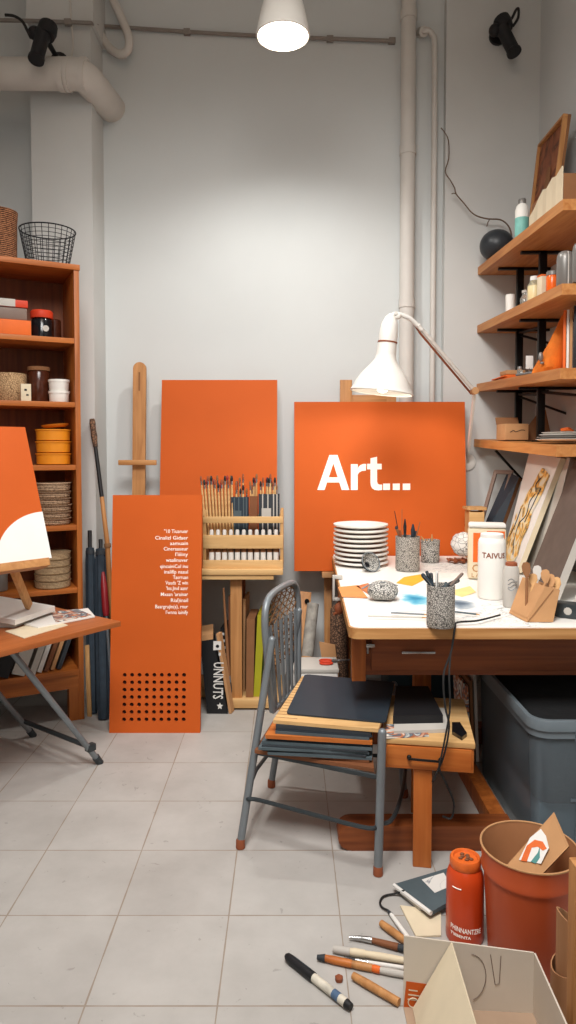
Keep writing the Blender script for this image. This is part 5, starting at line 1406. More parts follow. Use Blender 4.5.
# ================================================================== PLASTIC TOTE
X0, X1 = .812, 1.40; Y0, Y1 = 2.29, 3.02; HB_ = .50
tt = thing('storage_tote', 'large translucent grey plastic storage tote under the right of the worktable', 'tote', ((X0 + X1) / 2, (Y0 + Y1) / 2, 0))
def rrect(x0, x1, y0, y1, r, n=6):
    out = []
    for cx_, cy_, a0 in ((x1 - r, y1 - r, 0), (x0 + r, y1 - r, pi / 2), (x0 + r, y0 + r, pi), (x1 - r, y0 + r, 3 * pi / 2)):
        out += [(cx_ + r * cos(a0 + pi / 2 * k / n), cy_ + r * sin(a0 + pi / 2 * k / n)) for k in range(n + 1)]
    return out
def skin(rings, cap0=True, cap1=False, mi=0):
    mb = MB(); n = len(rings[0][0]); vs, fs = [], []
    for pts, z_ in rings: vs += [(x, y, z_) for x, y in pts]
    for i in range(len(rings) - 1):
        for k in range(n): fs.append((i * n + k, i * n + (k + 1) % n, (i + 1) * n + (k + 1) % n, (i + 1) * n + k))
    if cap0: fs.append(tuple(range(n - 1, -1, -1)))
    if cap1: m = (len(rings) - 1) * n; fs.append(tuple(range(m, m + n)))
    return mb.add(vs, fs, mi)
R4 = lambda i, r: rrect(X0 + i, X1 - i, Y0 + i, Y1 - i, r)
mb = skin([(R4(.03, .05), .002), (R4(.024, .05), .012), (R4(.012, .06), HB_ - .07), (R4(.012, .06), HB_ - .04)])
part('body', mb, 'tote', tt, True)
mb = skin([(R4(.012, .06), HB_ - .065), (R4(.004, .065), HB_ - .062), (R4(.004, .065), HB_ - .04), (R4(-.002, .068), HB_ - .036), (R4(-.002, .068), HB_ - .004), (R4(.0, .066), HB_), (R4(.014, .058), HB_), (R4(.02, .055), HB_ - .03)], False)
part('rim', mb, mat('tote_rim', '#6d777d', .3, var=.05), tt, True)
mb = MB()
for x in (.97, 1.03, 1.06, 1.18, 1.24): mb.box(x, x + .012, Y0 + .011, Y0 + .02, .05, HB_ - .07)
mb.box(.95, 1.30, Y0 + .012, Y0 + .019, .22, .228)
part('ribs', mb, 'tote', tt, True)
part('latch', MB().box(.955, .99, Y0 - .006, Y0 + .004, HB_ - .07, HB_ - .03, bev=.003), 'tote', tt, True)
solo('tote_dark_fill', skin([(rrect(X0 + .04, X1 - .04, Y0 + .04, Y1 - .04, .05), .2), (rrect(X0 + .03, X1 - .03, Y0 + .03, Y1 - .03, .05), HB_ - .035), (rrect(X0 + .06, X1 - .06, Y0 + .06, Y1 - .06, .05), HB_ - .02)], True, True),  # black fill added to stand for the dark inside of the open tote
     mat('tote_inside_dark', '#0f1012', .95, var=.2, scale=18, bump=.4), 'black fill standing for the dark open inside of the translucent tote', 'dark fill')
solo('paper_pile', MB().box(X0 + .05, X1 - .08, Y0 + .06, Y1 - .06, .014, .195, bev=.01), mat('blue_grey_paper', '#5f7886', .8, var=.12), 'pile of blue grey paper inside the bottom of the tote', 'papers')
# magazines between the bench and the tote
for k, (x, h, m_, lb) in enumerate(((.80, .46, 'paper2', 'grey magazine standing against the left side of the tote'), (.783, .43, 'kraftdark', 'brown magazine standing second from the side of the tote'), (.766, .41, 'multart', 'patterned magazine standing third from the side of the tote'))):
    mb = MB(); mb.hexa([V((x, 2.92, .077)), V((x + .012, 2.92, .077)), V((x + .012, 3.14, .077)), V((x, 3.14, .077)), V((x - .022, 2.90, h)), V((x - .010, 2.90, h)), V((x - .010, 3.12, h)), V((x - .022, 3.12, h))])
    solo('magazine', mb, m_, lb, 'magazine')

# ================================================================== CLUTTER BEHIND THE CHAIR
q0, q1 = at(398, 690, 3.5), at(441, 678, 3.5)
t = thing('storage_box', 'dark teal storage box far under the worktable', 'box', ((q0.x + q1.x) / 2 + .06, 3.62, 0))
part('body', MB().box(-.22, .22, -.14, .14, 0, .33, bev=.01), mat('dark_teal', '#20343c', .7), t)
part('lid', MB().box(-.225, .225, -.145, .145, .331, .36, bev=.008), 'charcoal', t)
part('label_plate', MB().box(-.02, .1, -.1475, -.145, .335, .356), 'paper2', t)
t = thing('wood_plank', 'honey brown wooden plank leaning on the wall behind the chair back', 'plank', at(294, 690, 3.85))
a, b = V((at(296, 690, 3.82).x, 3.86, .008)), at(305, 592, 4.1)
part('board', bar(MB(), a, b, .075, .03, 0, (0, 1, 0)), 'easel', t, True)
e_ = at(309, 601, 4.06); part('bolt', MB().lathe([(.014, 0), (.014, .012)], 12, axisM(e_ + V((-.012, 0, 0)), e_ + V((-.012, -.02, 0)))), 'blackmetal', t, True)
a, b = V((at(302, 700, 3.72).x, 3.76, .012)), at(313, 604, 4.0)
t = thing('paper_roll', 'grey rolled paper leaning right of the honey brown plank', 'paper roll', a)
part('roll', MB().lathe([(.03, 0), (.034, .004), (.034, (b - a).length), (.024, (b - a).length), (.022, .02)], 20, axisM(a, b)), mat('grey_print', '#9d988f', .8, var=.35, scale=22), t, True)
part('band', MB().lathe([(.0355, (b - a).length * .42), (.0355, (b - a).length * .46)], 20, axisM(a, b)), 'kraft', t, True)
a, b = V((at(296, 680, 3.7).x + .0, 3.64, .006)), at(299, 636, 3.86)
solo('pale_stick', bar(MB(), a, b, .02, .012), 'palez', 'short pale stick leaning in front of the grey paper roll', 'stick')
a = V((at(331, 690, 3.7).x + .03, 3.7, .0))
solo('bark_post', MB().lathe([(.055, 0), (.058, .01), (.05, .2), (.046, .38), (.044, .56), (.03, .58)], 24, fl=lambda q: .06 * sin(3 * q) + .03 * sin(7 * q)), 'bark', 'rough brown bark covered post under the left edge of the worktable', 'post', loc=(at(339, 640, 3.66).x, 3.66, 0))
mb = MB().slab(V((at(333, 690, 3.5).x, 3.56, .008)), V((at(345, 690, 3.48).x, 3.545, .008)), at(335, 645, 3.58), at(319, 642, 3.60), .012)
solo('kraft_sheet', mb, 'kraft', 'kraft card sheet leaning against the bark covered post', 'card')
t = thing('white_crate', 'low white crate on the floor behind the chair', 'crate', (at(322, 670, 3.45).x - .03, 3.42, 0))
part('body', MB().box(-.13, .10, -.10, .09, 0, .33, bev=.006), 'paper', t)
part('lid', MB().box(-.135, .105, -.105, .095, .331, .35, bev=.005), 'paper2', t)
q = atz(336, 662, .352)
t = thing('scissors', 'red handled scissors lying on the white crate behind the chair', 'scissors', (q.x, q.y, .352))
mb = MB()
q = V((t.location.x, t.location.y, .357))
for s in (-1, 1):
    mb.tube([(q.x - .05 + .03 * cos(a_), q.y - .012 + s * .022 + .016 * sin(a_), q.z) for a_ in [2 * pi * k / 14 for k in range(14)]], .0048, 6, True)
part('handle', mb, 'red', t, True)
mb = MB(); mb.tube([(q.x - .022, q.y - .02, q.z), (q.x + .07, q.y + .03, q.z)], [.005, .002], 6); mb.tube([(q.x - .022, q.y + .004, q.z + .003), (q.x + .07, q.y + .012, q.z + .003)], [.005, .002], 6)
part('blades', mb, 'chrome', t, True)

# ================================================================== WALL SHELVES
su = thing('wall_shelf_unit', 'wooden four level wall shelf with black steel posts on the right wall', 'shelf', (1.3, 3.5, 1.42))
XF = 1.122; YF_, YN_ = 4.185, 2.90
meas = [((478, 265), (558, 200.5)), ((475.4, 324), (555.7, 284.6)), ((475.4, 383), (552, 368.7)), ((473, 439), (548, 446))]
SH = []
for (f_, n_) in meas:
    zf, zn = at(f_[0], f_[1], YF_ - .03).z, at(n_[0], n_[1], YN_).z
    mid = (zf + zn) / 2; dl_ = max(-.055, min(.055, zf - zn)); SH.append((mid - dl_ / 2, mid + dl_ / 2))
def shz(k, y): a, b = SH[k]; return a + (b - a) * (y - YN_) / (YF_ - YN_)
for k in range(4):
    a, b = SH[k]; th = .045
    xf = (XF, XF, XF, XF - .012)[k]
    P = [V((xf, YN_, a)), V((WX - .002, YN_ + .0, a + .004)), V((WX - .002, YF_, b)), V((xf, YF_, b))]
    part('shelf_board', MB().hexa([p - V((0, 0, th)) for p in P] + P), 'shelfw', su, True)
PA, PB = (1.305, 3.98), (1.295, 3.60)
for (x, y), top_, bot in ((PA, 0, 3), (PB, 0, 3)):
    for k in range(3):
        w = .019
        z1, z0 = shz(k, y) - .045, shz(k + 1, y)
        part('post', MB().box(x - w, x + w, y - .012, y + .012, z0, z1, bev=.002), 'blackmetal', su, True)
for k in range(3):
    for (x, y) in (PA, PB):
        z_ = shz(k, y) - .045
        part('bracket', MB().box(XF + .06, WX - .002, y - .012, y + .012, z_ - .014, z_ - .0005, bev=.002), 'blackmetal', su, True)
    if k: 
        z_ = shz(k, 3.98) - .05
        part('brace', bar(MB(), (PA[0], PA[1], z_ - .03), (WX - .004, 3.72, z_ - .14), .012, .016), 'blackmetal', su, True)
        part('brace', bar(MB(), (PA[0], PA[1] - .01, z_ - .02), (PB[0], PB[1] + .012, z_ - .05), .012, .016), 'blackmetal', su, True)
z_ = shz(2, 3.6) - .05; part('brace', bar(MB(), (PB[0], PB[1], z_ - .02), (WX - .01, 3.05, z_ - .10), .014, .018), 'blackmetal', su, True)
z_ = shz(3, 3.9) - .046; part('bracket', bar(MB(), (XF + .07, 4.02, z_ - .012), (WX - .01, 4.05, z_ - .3), .014, .02), 'blackmetal', su, True)
part('post_foot', MB().box(PB[0] - .06, PB[0] + .04, PB[1] - .05, PB[1] + .05, shz(3, 3.6), shz(3, 3.6) + .006), 'blackmetal', su, True)
TL_ = [math.atan2(b - a, YF_ - YN_) for a, b in SH]
def xat(px, X): return X * FPX / (px - 288)           # depth where a thing at X shows at column px
def shp(k, px, X, dz=0, lift=.0022):
    y = xat(px, X); y = y * 1.0
    return V((X, y, shz(k, y) + dz + lift))
# top shelf
rB_ = 16.6 / FPX * 4.0
solo('ceramic_ball', MB().ell((0, 0, rB_ * .93), (rB_, rB_, rB_ * .93), 32, 20), 'ball', 'smooth dark grey ball at the far end of the highest wall shelf', 'ball', loc=(1.185, xat(494, 1.185), shz(0, xat(494, 1.185)) + .001))
p = shp(0, 518.5, 1.185, .002); S = p.y / FPX
t = thing('bottle', 'white bottle with a teal label on the highest wall shelf', 'bottle', p)
part('body', MB().lathe([(.03, 0), (.034, .004), (.034, .15), (.028, .175), (.017, .188)], 24), 'white', t)
part('label_band', MB().lathe([(.0345, .01), (.0345, .115)], 24, cap=False), 'teal', t)
part('cap', MB().lathe([(.019, .186), (.019, .208), (.017, .211)], 18), 'greytin', t)
fy0, fy1 = 3.54, 3.90
zz_ = max(shz(0, fy1), shz(0, fy0)) + .002
ftop0, ftop1 = at(540, 145, fy1), at(568.7, 114, fy0)
fb0, fb1 = V((1.315, fy1, zz_)), V((1.315, fy0, zz_))
o, n = slabthing('picture', 'framed brown drawing leaning on the wall on the highest shelf', 'picture', [fb0, fb1, ftop1, ftop0], .012, ('brownart', 'kraftdark'))
T = basis(fb0, fb1 - fb0, ftop0 - fb0); wF = (fb1 - fb0).length; hF = (ftop0 - fb0).length; w = .015
mb = MB()
for x0, x1, y0, y1 in ((0, wF, 0, w), (0, wF, hF - w, hF), (0, w, w, hF - w), (wF - w, wF, w, hF - w)): mb.box(x0, x1, y0, y1, -.012, .014, T, bev=.003)
part('frame', mb, 'easel', o, True)
mb = MB(); mb.prism([(wF * x, hF * y) for x, y in ((.45, .30), (.56, .32), (.66, .5), (.62, .66), (.5, .68), (.42, .5))], .0004, .001, T); part('drawn_shape', mb, 'kraftdark', o, True)
by0, by1 = 3.10, 3.50; zz_ = shz(0, by1) + .004
t = thing('cardboard_box', 'brown cardboard box with torn cream paper on its front, highest shelf', 'box', (1.3, 3.3, zz_))
bt_ = at(553, 165, by0).z - zz_
part('body', MB().box(1.20, 1.40, by0, by1, zz_, zz_ + bt_ * .82, bev=.002), 'kraftdark', t, True)
mb = MB(); zs_ = [0.98, .86, .94, .80, .88, .72, .62, .5]
n = len(zs_); y_ = [by0 + (by1 - by0) * i / (n - 1) for i in range(n)]
for i in range(n - 1):
    wv = .004 * (i % 2)
    mb.hexa([V((1.192 - wv, y_[i], zz_)), V((1.192 - .004 + wv, y_[i + 1], zz_)), V((1.1985, y_[i + 1], zz_)), V((1.1985, y_[i], zz_)),
             V((1.192 - wv, y_[i], zz_ + bt_ * zs_[i])), V((1.192 - .004 + wv, y_[i + 1], zz_ + bt_ * zs_[i + 1])), V((1.1985, y_[i + 1], zz_ + bt_ * zs_[i + 1])), V((1.1985, y_[i], zz_ + bt_ * zs_[i]))])
part('torn_paper', mb, 'cream', t, True)
# second shelf
p = shp(1, 508, 1.17, .002)
solo('white_cup', MB().lathe([(.019, 0), (.0225, .004), (.0235, .095), (.021, .095), (.019, .008)], 22), 'white', 'plain white cup on the second wall shelf from the top', 'cup', loc=p)
p = shp(1, 522.5, 1.175, .002)
t = thing('jar', 'small clear glass jar beside the cream bottle on the wall shelf', 'jar', p)
part('body', MB().lathe([(.02, 0), (.022, .004), (.022, .04), (.013, .055), (.013, .066)], 20), 'glass', t)
part('cap', MB().lathe([(.0145, .066), (.0145, .078)], 16), 'paper2', t)
p = shp(1, 531.5, 1.18, .002)
t = thing('bottle', 'clear bottle of cream liquid on the second wall shelf from the top', 'bottle', p)
part('body', MB().lathe([(.028, 0), (.03, .004), (.03, .078), (.019, .098), (.016, .104)], 24), 'cream_liq', t)
part('glass_shoulder', MB().lathe([(.0305, .078), (.0195, .1), (.017, .112)], 24, cap=False), 'glass', t)
part('cap', MB().lathe([(.019, .104), (.019, .122), (.016, .124)], 18), 'paper', t)
p = shp(1, 540.5, 1.185, .002)
t = thing('carton', 'narrow cream and orange carton on the second wall shelf from the top', 'carton', p, rad(10))
part('body', MB().box(-.02, .02, -.02, .02, 0, .10, bev=.002), 'cream', t); part('top_flap', MB().box(-.0205, .0205, -.0205, .0205, .1005, .108, bev=.001), 'boxorange', t)
p = shp(1, 549.5, 1.195, .002)
t = thing('jar', 'round jar of orange paint on the second wall shelf from the top', 'jar', p)
part('body', MB().lathe([(.024, 0), (.027, .004), (.027, .082), (.024, .088)], 24), 'orange_liq', t)
part('lid', MB().lathe([(.0265, .0885), (.0265, .104), (.024, .107)], 24), 'greytin', t)
for k, (px, X, lb) in enumerate(((562, 1.20, 'tall grey rounded tin beside the orange jar on the wall shelf'), (578, 1.205, 'second grey rounded tin at the right edge, nearest the shelf end'))):
    p = shp(1, px, X, .002); hh = .165
    t = thing('grey_tin', lb, 'tin', p, group='grey tins on the wall shelf')
    part('body', MB().lathe([(.033, 0), (.036, .004), (.036, hh - .035), (.034, hh - .018), (.028, hh - .006), (.016, hh)], 28), 'greytin', t)
    part('seam', MB().tube([(.0, -.0365, .004), (0, -.0365, hh - .03), (0, -.03, hh - .008)], .0025, 6), 'paper2', t)
# third shelf
p = shp(2, 511, 1.21, .002)
t = thing('flat_box', 'flat orange box at the far end of the third wall shelf', 'box', p, rad(5))
part('base', MB().box(-.05, .05, -.05, .04, 0, .022, bev=.002), 'boxorange', t); part('lid', MB().box(-.052, .052, -.052, .042, .0225, .045, bev=.003), 'kraft', t)
p = shp(2, 498, 1.15, .004)
solo('orange_card', MB().box(-.025, .0, -.16, .06, 0, .005), 'boxorange', 'thin orange card lying at the far corner of the third wall shelf', 'card', loc=p)
p = shp(2, 528, 1.2, .002)
t = thing('price_tag', 'blank grey white card on a small stand on the third wall shelf', 'card', p)
part('card', MB().box(-.018, .018, -.002, .002, .035, .1, bev=.001), 'paper', t); part('stand', MB().tube([(0, 0, .0), (0, 0, .04)], .003, 6).box(-.015, .015, -.015, .015, 0, .005), 'chrome', t)
p = shp(2, 518.5, 1.155, .002)
t = thing('glass_jar', 'tiny clear glass jar at the front edge of the third wall shelf', 'jar', p)
part('body', MB().lathe([(.012, 0), (.014, .003), (.014, .03), (.009, .036)], 16), 'glass', t); part('cap', MB().lathe([(.0105, .0365), (.0105, .047)], 14), 'chrome', t)
p = shp(2, 533, 1.175, .013)
t = thing('hand_tool', 'grey metal tool lying behind the glass jar on the third wall shelf', 'tool', p)
part('shaft', MB().tube([(-.04, .14, .0), (.0, .04, .0), (.01, -.02, 0)], .006, 8), 'steel', t); part('handle', MB().tube([(.01, -.02, 0), (.025, -.11, .002)], [.009, .008], 8), 'stool', t)
# orange bag slumped on the shelf
p = shp(2, 546.5, 1.215, .002)
mb = MB(); rows = [(.0, .085, .06), (.02, .095, .07), (.06, .085, .062), (.10, .07, .05), (.14, .05, .04), (.19, .034, .028), (.24, .024, .016), (.28, .012, .008)]
vs, fs = [], []; n = 18
for i, (zz_, rx_, ry_) in enumerate(rows):
    for k in range(n):
        a_ = 2 * pi * k / n; q = 1 + .14 * sin(3 * a_ + i) + .08 * sin(7 * a_ + 2 * i)
        vs.append((rx_ * q * cos(a_) * .72 + zz_ * .25, ry_ * q * sin(a_) * 1.1 - zz_ * .1, zz_))
for i in range(len(rows) - 1):
    for k in range(n): fs.append((i * n + k, i * n + (k + 1) % n, (i + 1) * n + (k + 1) % n, (i + 1) * n + k))
fs += [tuple(range(n - 1, -1, -1)), tuple(range((len(rows) - 1) * n, len(rows) * n))]
mb.add(vs, fs)
t = thing('cloth_bag', 'crumpled orange cloth bag slumped on the third wall shelf', 'bag', p)
part('body', mb, mat('orange_cloth', '#d9741f', .85, var=.2, scale=14, bump=.3), t)
part('print', MB().ell((-.052, -.05, .07), (.012, .008, .022), 10, 6).ell((-.05, -.062, .04), (.01, .008, .007), 10, 6), 'greytin', t)
for k, (px, X, w_, h_, m_, lb) in enumerate(((562.5, 1.215, .012, .262, 'boxorange', 'thin orange book standing beside the orange bag on the wall shelf'), (565.8, 1.22, .010, .26, 'paper', 'thin white book standing between the orange and black ones on the wall shelf'),
                                           (569, 1.225, .012, .265, 'kraft', 'kraft coloured book standing left of the black one on the wall shelf'), (574, 1.23, .022, .268, 'black', 'black book standing at the right end of the third wall shelf'))):
    p = shp(2, px, X, .003)
    t = thing('book', lb, 'book', p, rad(-22))
    part('cover', MB().box(-w_ / 2, w_ / 2, 0, .16, 0, h_, bev=.001), m_, t); part('pages', MB().box(-w_ / 2 + .0015, w_ / 2 - .0015, .004, .162, .004, h_ - .003 + .004), 'paper', t)
# lowest shelf
p = shp(3, 510, 1.19, .002)
t = thing('kraft_box', 'small kraft box with a dark scribble at the far end of the lowest wall shelf', 'box', p, rad(4))
part('body', MB().box(-.055, .07, -.07, .06, 0, .085, bev=.003), 'kraft', t)
part('scribble', MB().tube(smooth([(-.03, -.0705, .04), (-.01, -.0705, .05), (.0, -.0705, .042), (.03, -.0705, .052), (.05, -.0705, .05)], 3), .0018, 4), 'black', t)
part('lid_flap', MB().slab(V((-.055, .06, .086)), V((.07, .06, .086)), V((.075, .09, .125)), V((-.05, .09, .125)), .003), 'kraftdark', t)
y = 3.76; zz_ = shz(3, y) + .002
solo('cardboard_triangle', MB().prism([(-.08, 0), (.1, 0), (.065, .165), (.03, .15)], -.004, .004, basis((0, 0, 0), (.75, -.3, 0), (-.0, .0, 1))), 'kraftdark', 'triangular brown cardboard piece standing behind the small kraft box', 'card', loc=(1.31, y, zz_))
for k in range(4):
    y = 3.22; zz_ = shz(3, 3.45) + .003 + k * .0105
    w_ = (.145, .14, .13, .12)[k]
    solo('tray', MB().lathe([(w_ * .8, 0), (w_ * .86, .001), (w_, .008), (w_, .0095), (w_ * .94, .0095), (w_ * .8, .003)], 36), ('white', 'greytin', 'white', 'paper2')[k],
         ('lowest white tray of the pile on the lowest wall shelf', 'grey tray second from the bottom of the pile on the lowest wall shelf', 'white tray second from the top of the pile on the lowest wall shelf', 'pale grey tray on top of the pile on the lowest wall shelf')[k], 'tray', 'trays on the lowest wall shelf', loc=(1.29, y, zz_))
t = thing('string_bundle', 'small bundle of orange string on the pile of trays, lowest wall shelf', 'string', (1.27, 3.2, zz_ + .011))
mb = MB(); mb.tube(smooth([(-.03, -.01, .006), (.0, -.02, .008), (.03, .0, .006), (.01, .02, .012), (-.02, .01, .012), (.0, -.015, .016), (.025, .012, .014)], 4), .0045, 6)
part('string', mb, 'boxorange', t)

# ================================================================== FLOOR IN FRONT
def G(x, y): return atz(x, y, 0)
# marker
a, b = G(286, 960), G(351, 1012); h = .0125; a = a + V((0, 0, h)); b = b + V((0, 0, h))
mk = thing('marker_pen', 'fat marker pen with a black cap lying alone on the floor tiles', 'pen', (a.x, a.y, 0), 0)
m_ = ins(a, b, .45)
part('cap', MB().tube([a, ins(a, b, .03), ins(a, b, .1), m_], [.006, .0105, .012, .0125], 14), 'black', mk, True)
part('barrel', MB().tube([m_, ins(a, b, .93)], [.011, .0108], 14), mat('cream_barrel', '#cfc8b8', .5, var=.25, scale=30), mk, True)
part('band', MB().tube([ins(a, b, .75), ins(a, b, .84)], .0113, 14), mat('blue_band', '#4d6684', .5), mk, True)
part('end_plug', MB().tube([ins(a, b, .93), b], [.0112, .009], 14), 'black', mk, True)
part('clip', MB().tube([ins(a, b, .12) + V((.004, 0, .0115)), ins(a, b, .38) + V((.004, 0, .0125))], .0022, 6), 'charcoal', mk, True)
q = G(339, 981)
solo('cork_stopper', MB().lathe([(.008, 0), (.010, .002), (.0105, .011), (.008, .013), (.003, .011)], 14, fl=lambda a_: .1 * sin(5 * a_)), 'rust', 'tiny brown cork stopper on the floor beside the fat marker pen', 'cork', loc=(q.x, q.y, 0))
def lying(name, label, cat, segs, h0, group='brushes and sticks on the floor'):
    """segs: list of (part, px, py, radius, material) along the photo line"""
    p0 = G(segs[0][1], segs[0][2]); t = thing(name, label, cat, (p0.x, p0.y, 0), group=group)
    rm = max(s_[3] for s_ in segs)
    P = [G(s_[1], s_[2]) + V((0, 0, h0 + rm)) for s_ in segs]
    for i in range(len(segs) - 1):
        nm_, r0, mt = segs[i][0], segs[i][3], segs[i][4]
        part(nm_, MB().tube([P[i], ins(P[i], P[i + 1], .3), P[i + 1]], [r0 * .85, r0, segs[i + 1][3]], 10), mt, t, True)
    return t
lying('palette_knife', 'palette knife with a silver blade and dark handle on the floor', 'knife', [('blade', 349, 941, .004, 'chrome'), ('ferrule', 361, 942, .0075, 'chrome'), ('handle', 372, 944, .0085, 'brownboard'), ('end_cap', 398, 951, .010, 'charcoal'), ('', 410, 954, .010, '')], .001)
lying('paintbrush', 'cream paintbrush lying behind the orange banded brush on the floor', 'paintbrush', [('bristles', 333, 953, .010, 'paper2'), ('ferrule', 350, 956, .011, 'cream'), ('handle', 365, 958, .0095, 'cream'), ('', 412, 966, .008, '')], .001)
lying('paintbrush', 'long brush with orange bands and dark tip lying in the middle of the brushes', 'paintbrush', [('bristles', 317, 961, .007, 'charcoal'), ('ferrule', 325, 962, .010, 'stool'), ('handle', 352, 968, .010, 'easel'), ('band', 372, 972, .0095, 'boxorange'), ('tail', 380, 974, .009, 'paper2'), ('', 412, 980, .008, '')], .001)
lying('paintbrush', 'thin silver paintbrush resting between the cream and the orange banded brush', 'paintbrush', [('bristles', 345, 961, .004, 'charcoal'), ('ferrule', 355, 962, .005, 'chrome'), ('handle', 368, 964.5, .0055, 'paper'), ('', 412, 971, .005, '')], .0)
lying('wooden_dowel', 'round brown wooden dowel lying nearest the white box', 'stick', [('shaft', 353, 980, .011, 'easel'), ('', 399, 1007, .010, '')], .001)
t = lying('flat_stick', 'flat wooden stick lying behind the palette knife', 'stick', [('shaft', 381, 927, .011, 'easel'), ('', 412, 950, .010, '')], .001)
t = lying('stylus', 'white stylus with a black cable on the floor by the kraft sheet', 'stylus', [('tip', 388, 913, .004, 'charcoal'), ('barrel', 391, 917, .0068, 'paper'), ('', 409, 942, .007, '')], .001)
mb = MB(); mb.tube(smooth([G(388, 913) + V((0, 0, .008)), G(382, 909) + V((0, 0, .006)), G(380, 904) + V((0, 0, .006)), G(384, 898) + V((0, 0, .006)), G(395, 896) + V((0, 0, .008)), G(404, 900) + V((0, 0, .03))], 5), .0034, 6)
part('cable', mb, 'rubber', t, True)
for k, (a_, b_, lb) in enumerate((((384, 950), (410, 945), 'thin dark pencil crossing the palette knife handle'), ((375, 968), (411, 989), 'thin pale pencil lying nearest the dowel'))):
    pass
# folder pile
sheet('kraft_sheet', 'pale kraft sheet on the floor under the dark folder', 'card', [(400, 905), (416, 936), (441, 935), (441, 912), (424, 908)], .006, .005, 'cream')
sheet('paper_sheet', 'grey paper sheet under the dark folder on the floor', 'paper', [(396, 887), (420, 908), (452, 900), (446, 870)], .016, .010, 'paper2')
t = thing('folder', 'dark grey folder with a white label on the floor beside the orange canister', 'folder', tuple(G(424, 892)))
cs = [atz(394, 884, .025), atz(431, 912, .03), atz(462, 894, .035), atz(448, 868, .035)]
part('cover', MB().hexa([c - V((0, 0, .012)) for c in cs] + cs), 'greyteal', t, True)
n_ = V((0, 0, .001)); lp = [ins(ins(cs[0], cs[3], .45), ins(cs[1], cs[2], .45), .12), ins(ins(cs[0], cs[3], .45), ins(cs[1], cs[2], .45), .62), ins(ins(cs[0], cs[3], .88), ins(cs[1], cs[2], .88), .62), ins(ins(cs[0], cs[3], .88), ins(cs[1], cs[2], .88), .12)]
part('label_sheet', MB().hexa([p + n_ * .2 for p in lp] + [p + n_ for p in lp]), 'lines', t, True)
part('spine_tape', MB().tube([cs[0] + V((0, 0, -.004)), cs[1] + V((0, 0, -.004))], .007, 6), 'paper', t, True)
# canister
q = G(465, 941); q.y += .02; r = 19 / FPX * q.y * 1.0; hC2 = at(465, 856, q.y).z; q = V((at(465, 900, q.y).x, q.y, 0))
t = thing('canister', 'glossy orange metal canister with white lettering beside the big bucket', 'canister', q)
part('body', MB().lathe([(r * .95, 0), (r, .006), (r, hC2 * .72), (r * .97, hC2 * .79), (r * .86, hC2 * .86), (r * .8, hC2 * .885)], 40), 'can', t)
part('lid', MB().lathe([(r * .8, hC2 * .886), (r * .83, hC2 * .9), (r * .83, hC2 * .975), (r * .77, hC2), (r * .66, hC2), (r * .6, hC2 * .975), (r * .2, hC2 * .972)], 36), 'can2', t)
lid = MB()
for k in range(7):
    a_ = k * 2.4; lid.ell((r * .35 * cos(a_) * (.4 + .1 * k), r * .35 * sin(a_) * (.4 + .1 * k), hC2 * .982), (r * .13, r * .09, .004), 8, 5)
part('paint_spots', lid, 'brownboard', t)
mb = MB()
for txt, sz, yy in (('PHINNANTZRE', .02, .20), ("T'IEBENTA", .011, .13)):
    cu = bpy.data.curves.new('t', 'FONT'); cu.body = txt; cu.size = sz; cu.offset = .0003; cu.resolution_u = 2
    ob = bpy.data.objects.new('t', cu); COL.objects.link(ob); dg = bpy.context.evaluated_depsgraph_get(); dg.update(); me = bpy.data.meshes.new_from_object(ob.evaluated_get(dg))
    wd = max(v.co.x for v in me.vertices); f = .092 / wd if sz > .015 else .06 / wd
    mb.add([((r + .001) * sin((v.co.x * f - .056) / r), -(r + .001) * cos((v.co.x * f - .056) / r), v.co.y + hC2 * yy - v.co.x * .05) for v in me.vertices], [tuple(p.vertices) for p in me.polygons])
    bpy.data.objects.remove(ob); bpy.data.curves.remove(cu); bpy.data.meshes.remove(me)
mb.tube([((r + .0005) * sin(a_), -(r + .0005) * cos(a_), hC2 * .71) for a_ in [-.95 + .5 * k / 6 for k in range(7)]], .0016, 5)
part('lettering', mb, 'whitelet', t)
# bucket
yb_ = 1.885; zr_ = .356
rx_l, rx_r = at(482, 843, yb_), at(577, 843, yb_); bx = (rx_l.x + rx_r.x) / 2; rR = (rx_r.x - rx_l.x) / 2; zr_ = at(530, 846, yb_).z
t = thing('bucket', 'large terracotta orange plastic bucket holding cardboard scraps', 'bucket', (bx, yb_, 0))
part('body', MB().lathe([(rR * .80, 0), (rR * .82, .006), (rR * .93, zr_ * .78), (rR * .97, zr_ * .785), (rR * .985, zr_ * .81), (rR * .96, zr_ * .835), (rR * .995, zr_)], 56, cap='b'), 'bucket', t)
part('inner_wall', MB().lathe([(rR * .78, .01), (rR * .92, zr_ * .8), (rR * .975, zr_ - .001)], 56, cap='b'), 'bucketin', t)
part('rim', MB().tube([(rR * .99 * cos(a_), rR * .99 * sin(a_), zr_) for a_ in [2 * pi * k / 56 for k in range(56)]], .0032, 6, True), 'kraft', t)
c = [at(506, 866, 1.86), at(543, 871, 1.80), at(570, 849, 1.845), at(552, 813, 1.93)]
dn = V((0, .02, -1))
cb = [at(513, 858, 1.88), at(548, 866, 1.82), at(569, 846, 1.86), at(554, 812, 1.93)]
u_ = (cb[3] - cb[0]); low0, low1 = cb[0] - u_ * .45, cb[1] - (cb[2] - cb[1]) * .0 - u_ * .45
o, n = slabthing('cardboard_scrap', 'brown cardboard flap with a painted label, sticking out of the bucket', 'card', [low0, cb[1] - u_ * .45 + V((0, 0, .0)), cb[2], cb[3]], .004, ('kraft', 'kraftdark'), 'front_sheet')
T = basis(low0, cb[1] - cb[0], u_); iT = T.inverted()
def onpl(px, py):
    d = ray(px, py); oo = V((0, 0, CAMZ)); nn = n; tt_ = (low0 - oo).dot(nn) / d.dot(nn); return oo + d * tt_
lp = [(519, 860), (530, 838), (541, 829), (546, 836), (549, 848), (541, 864)]
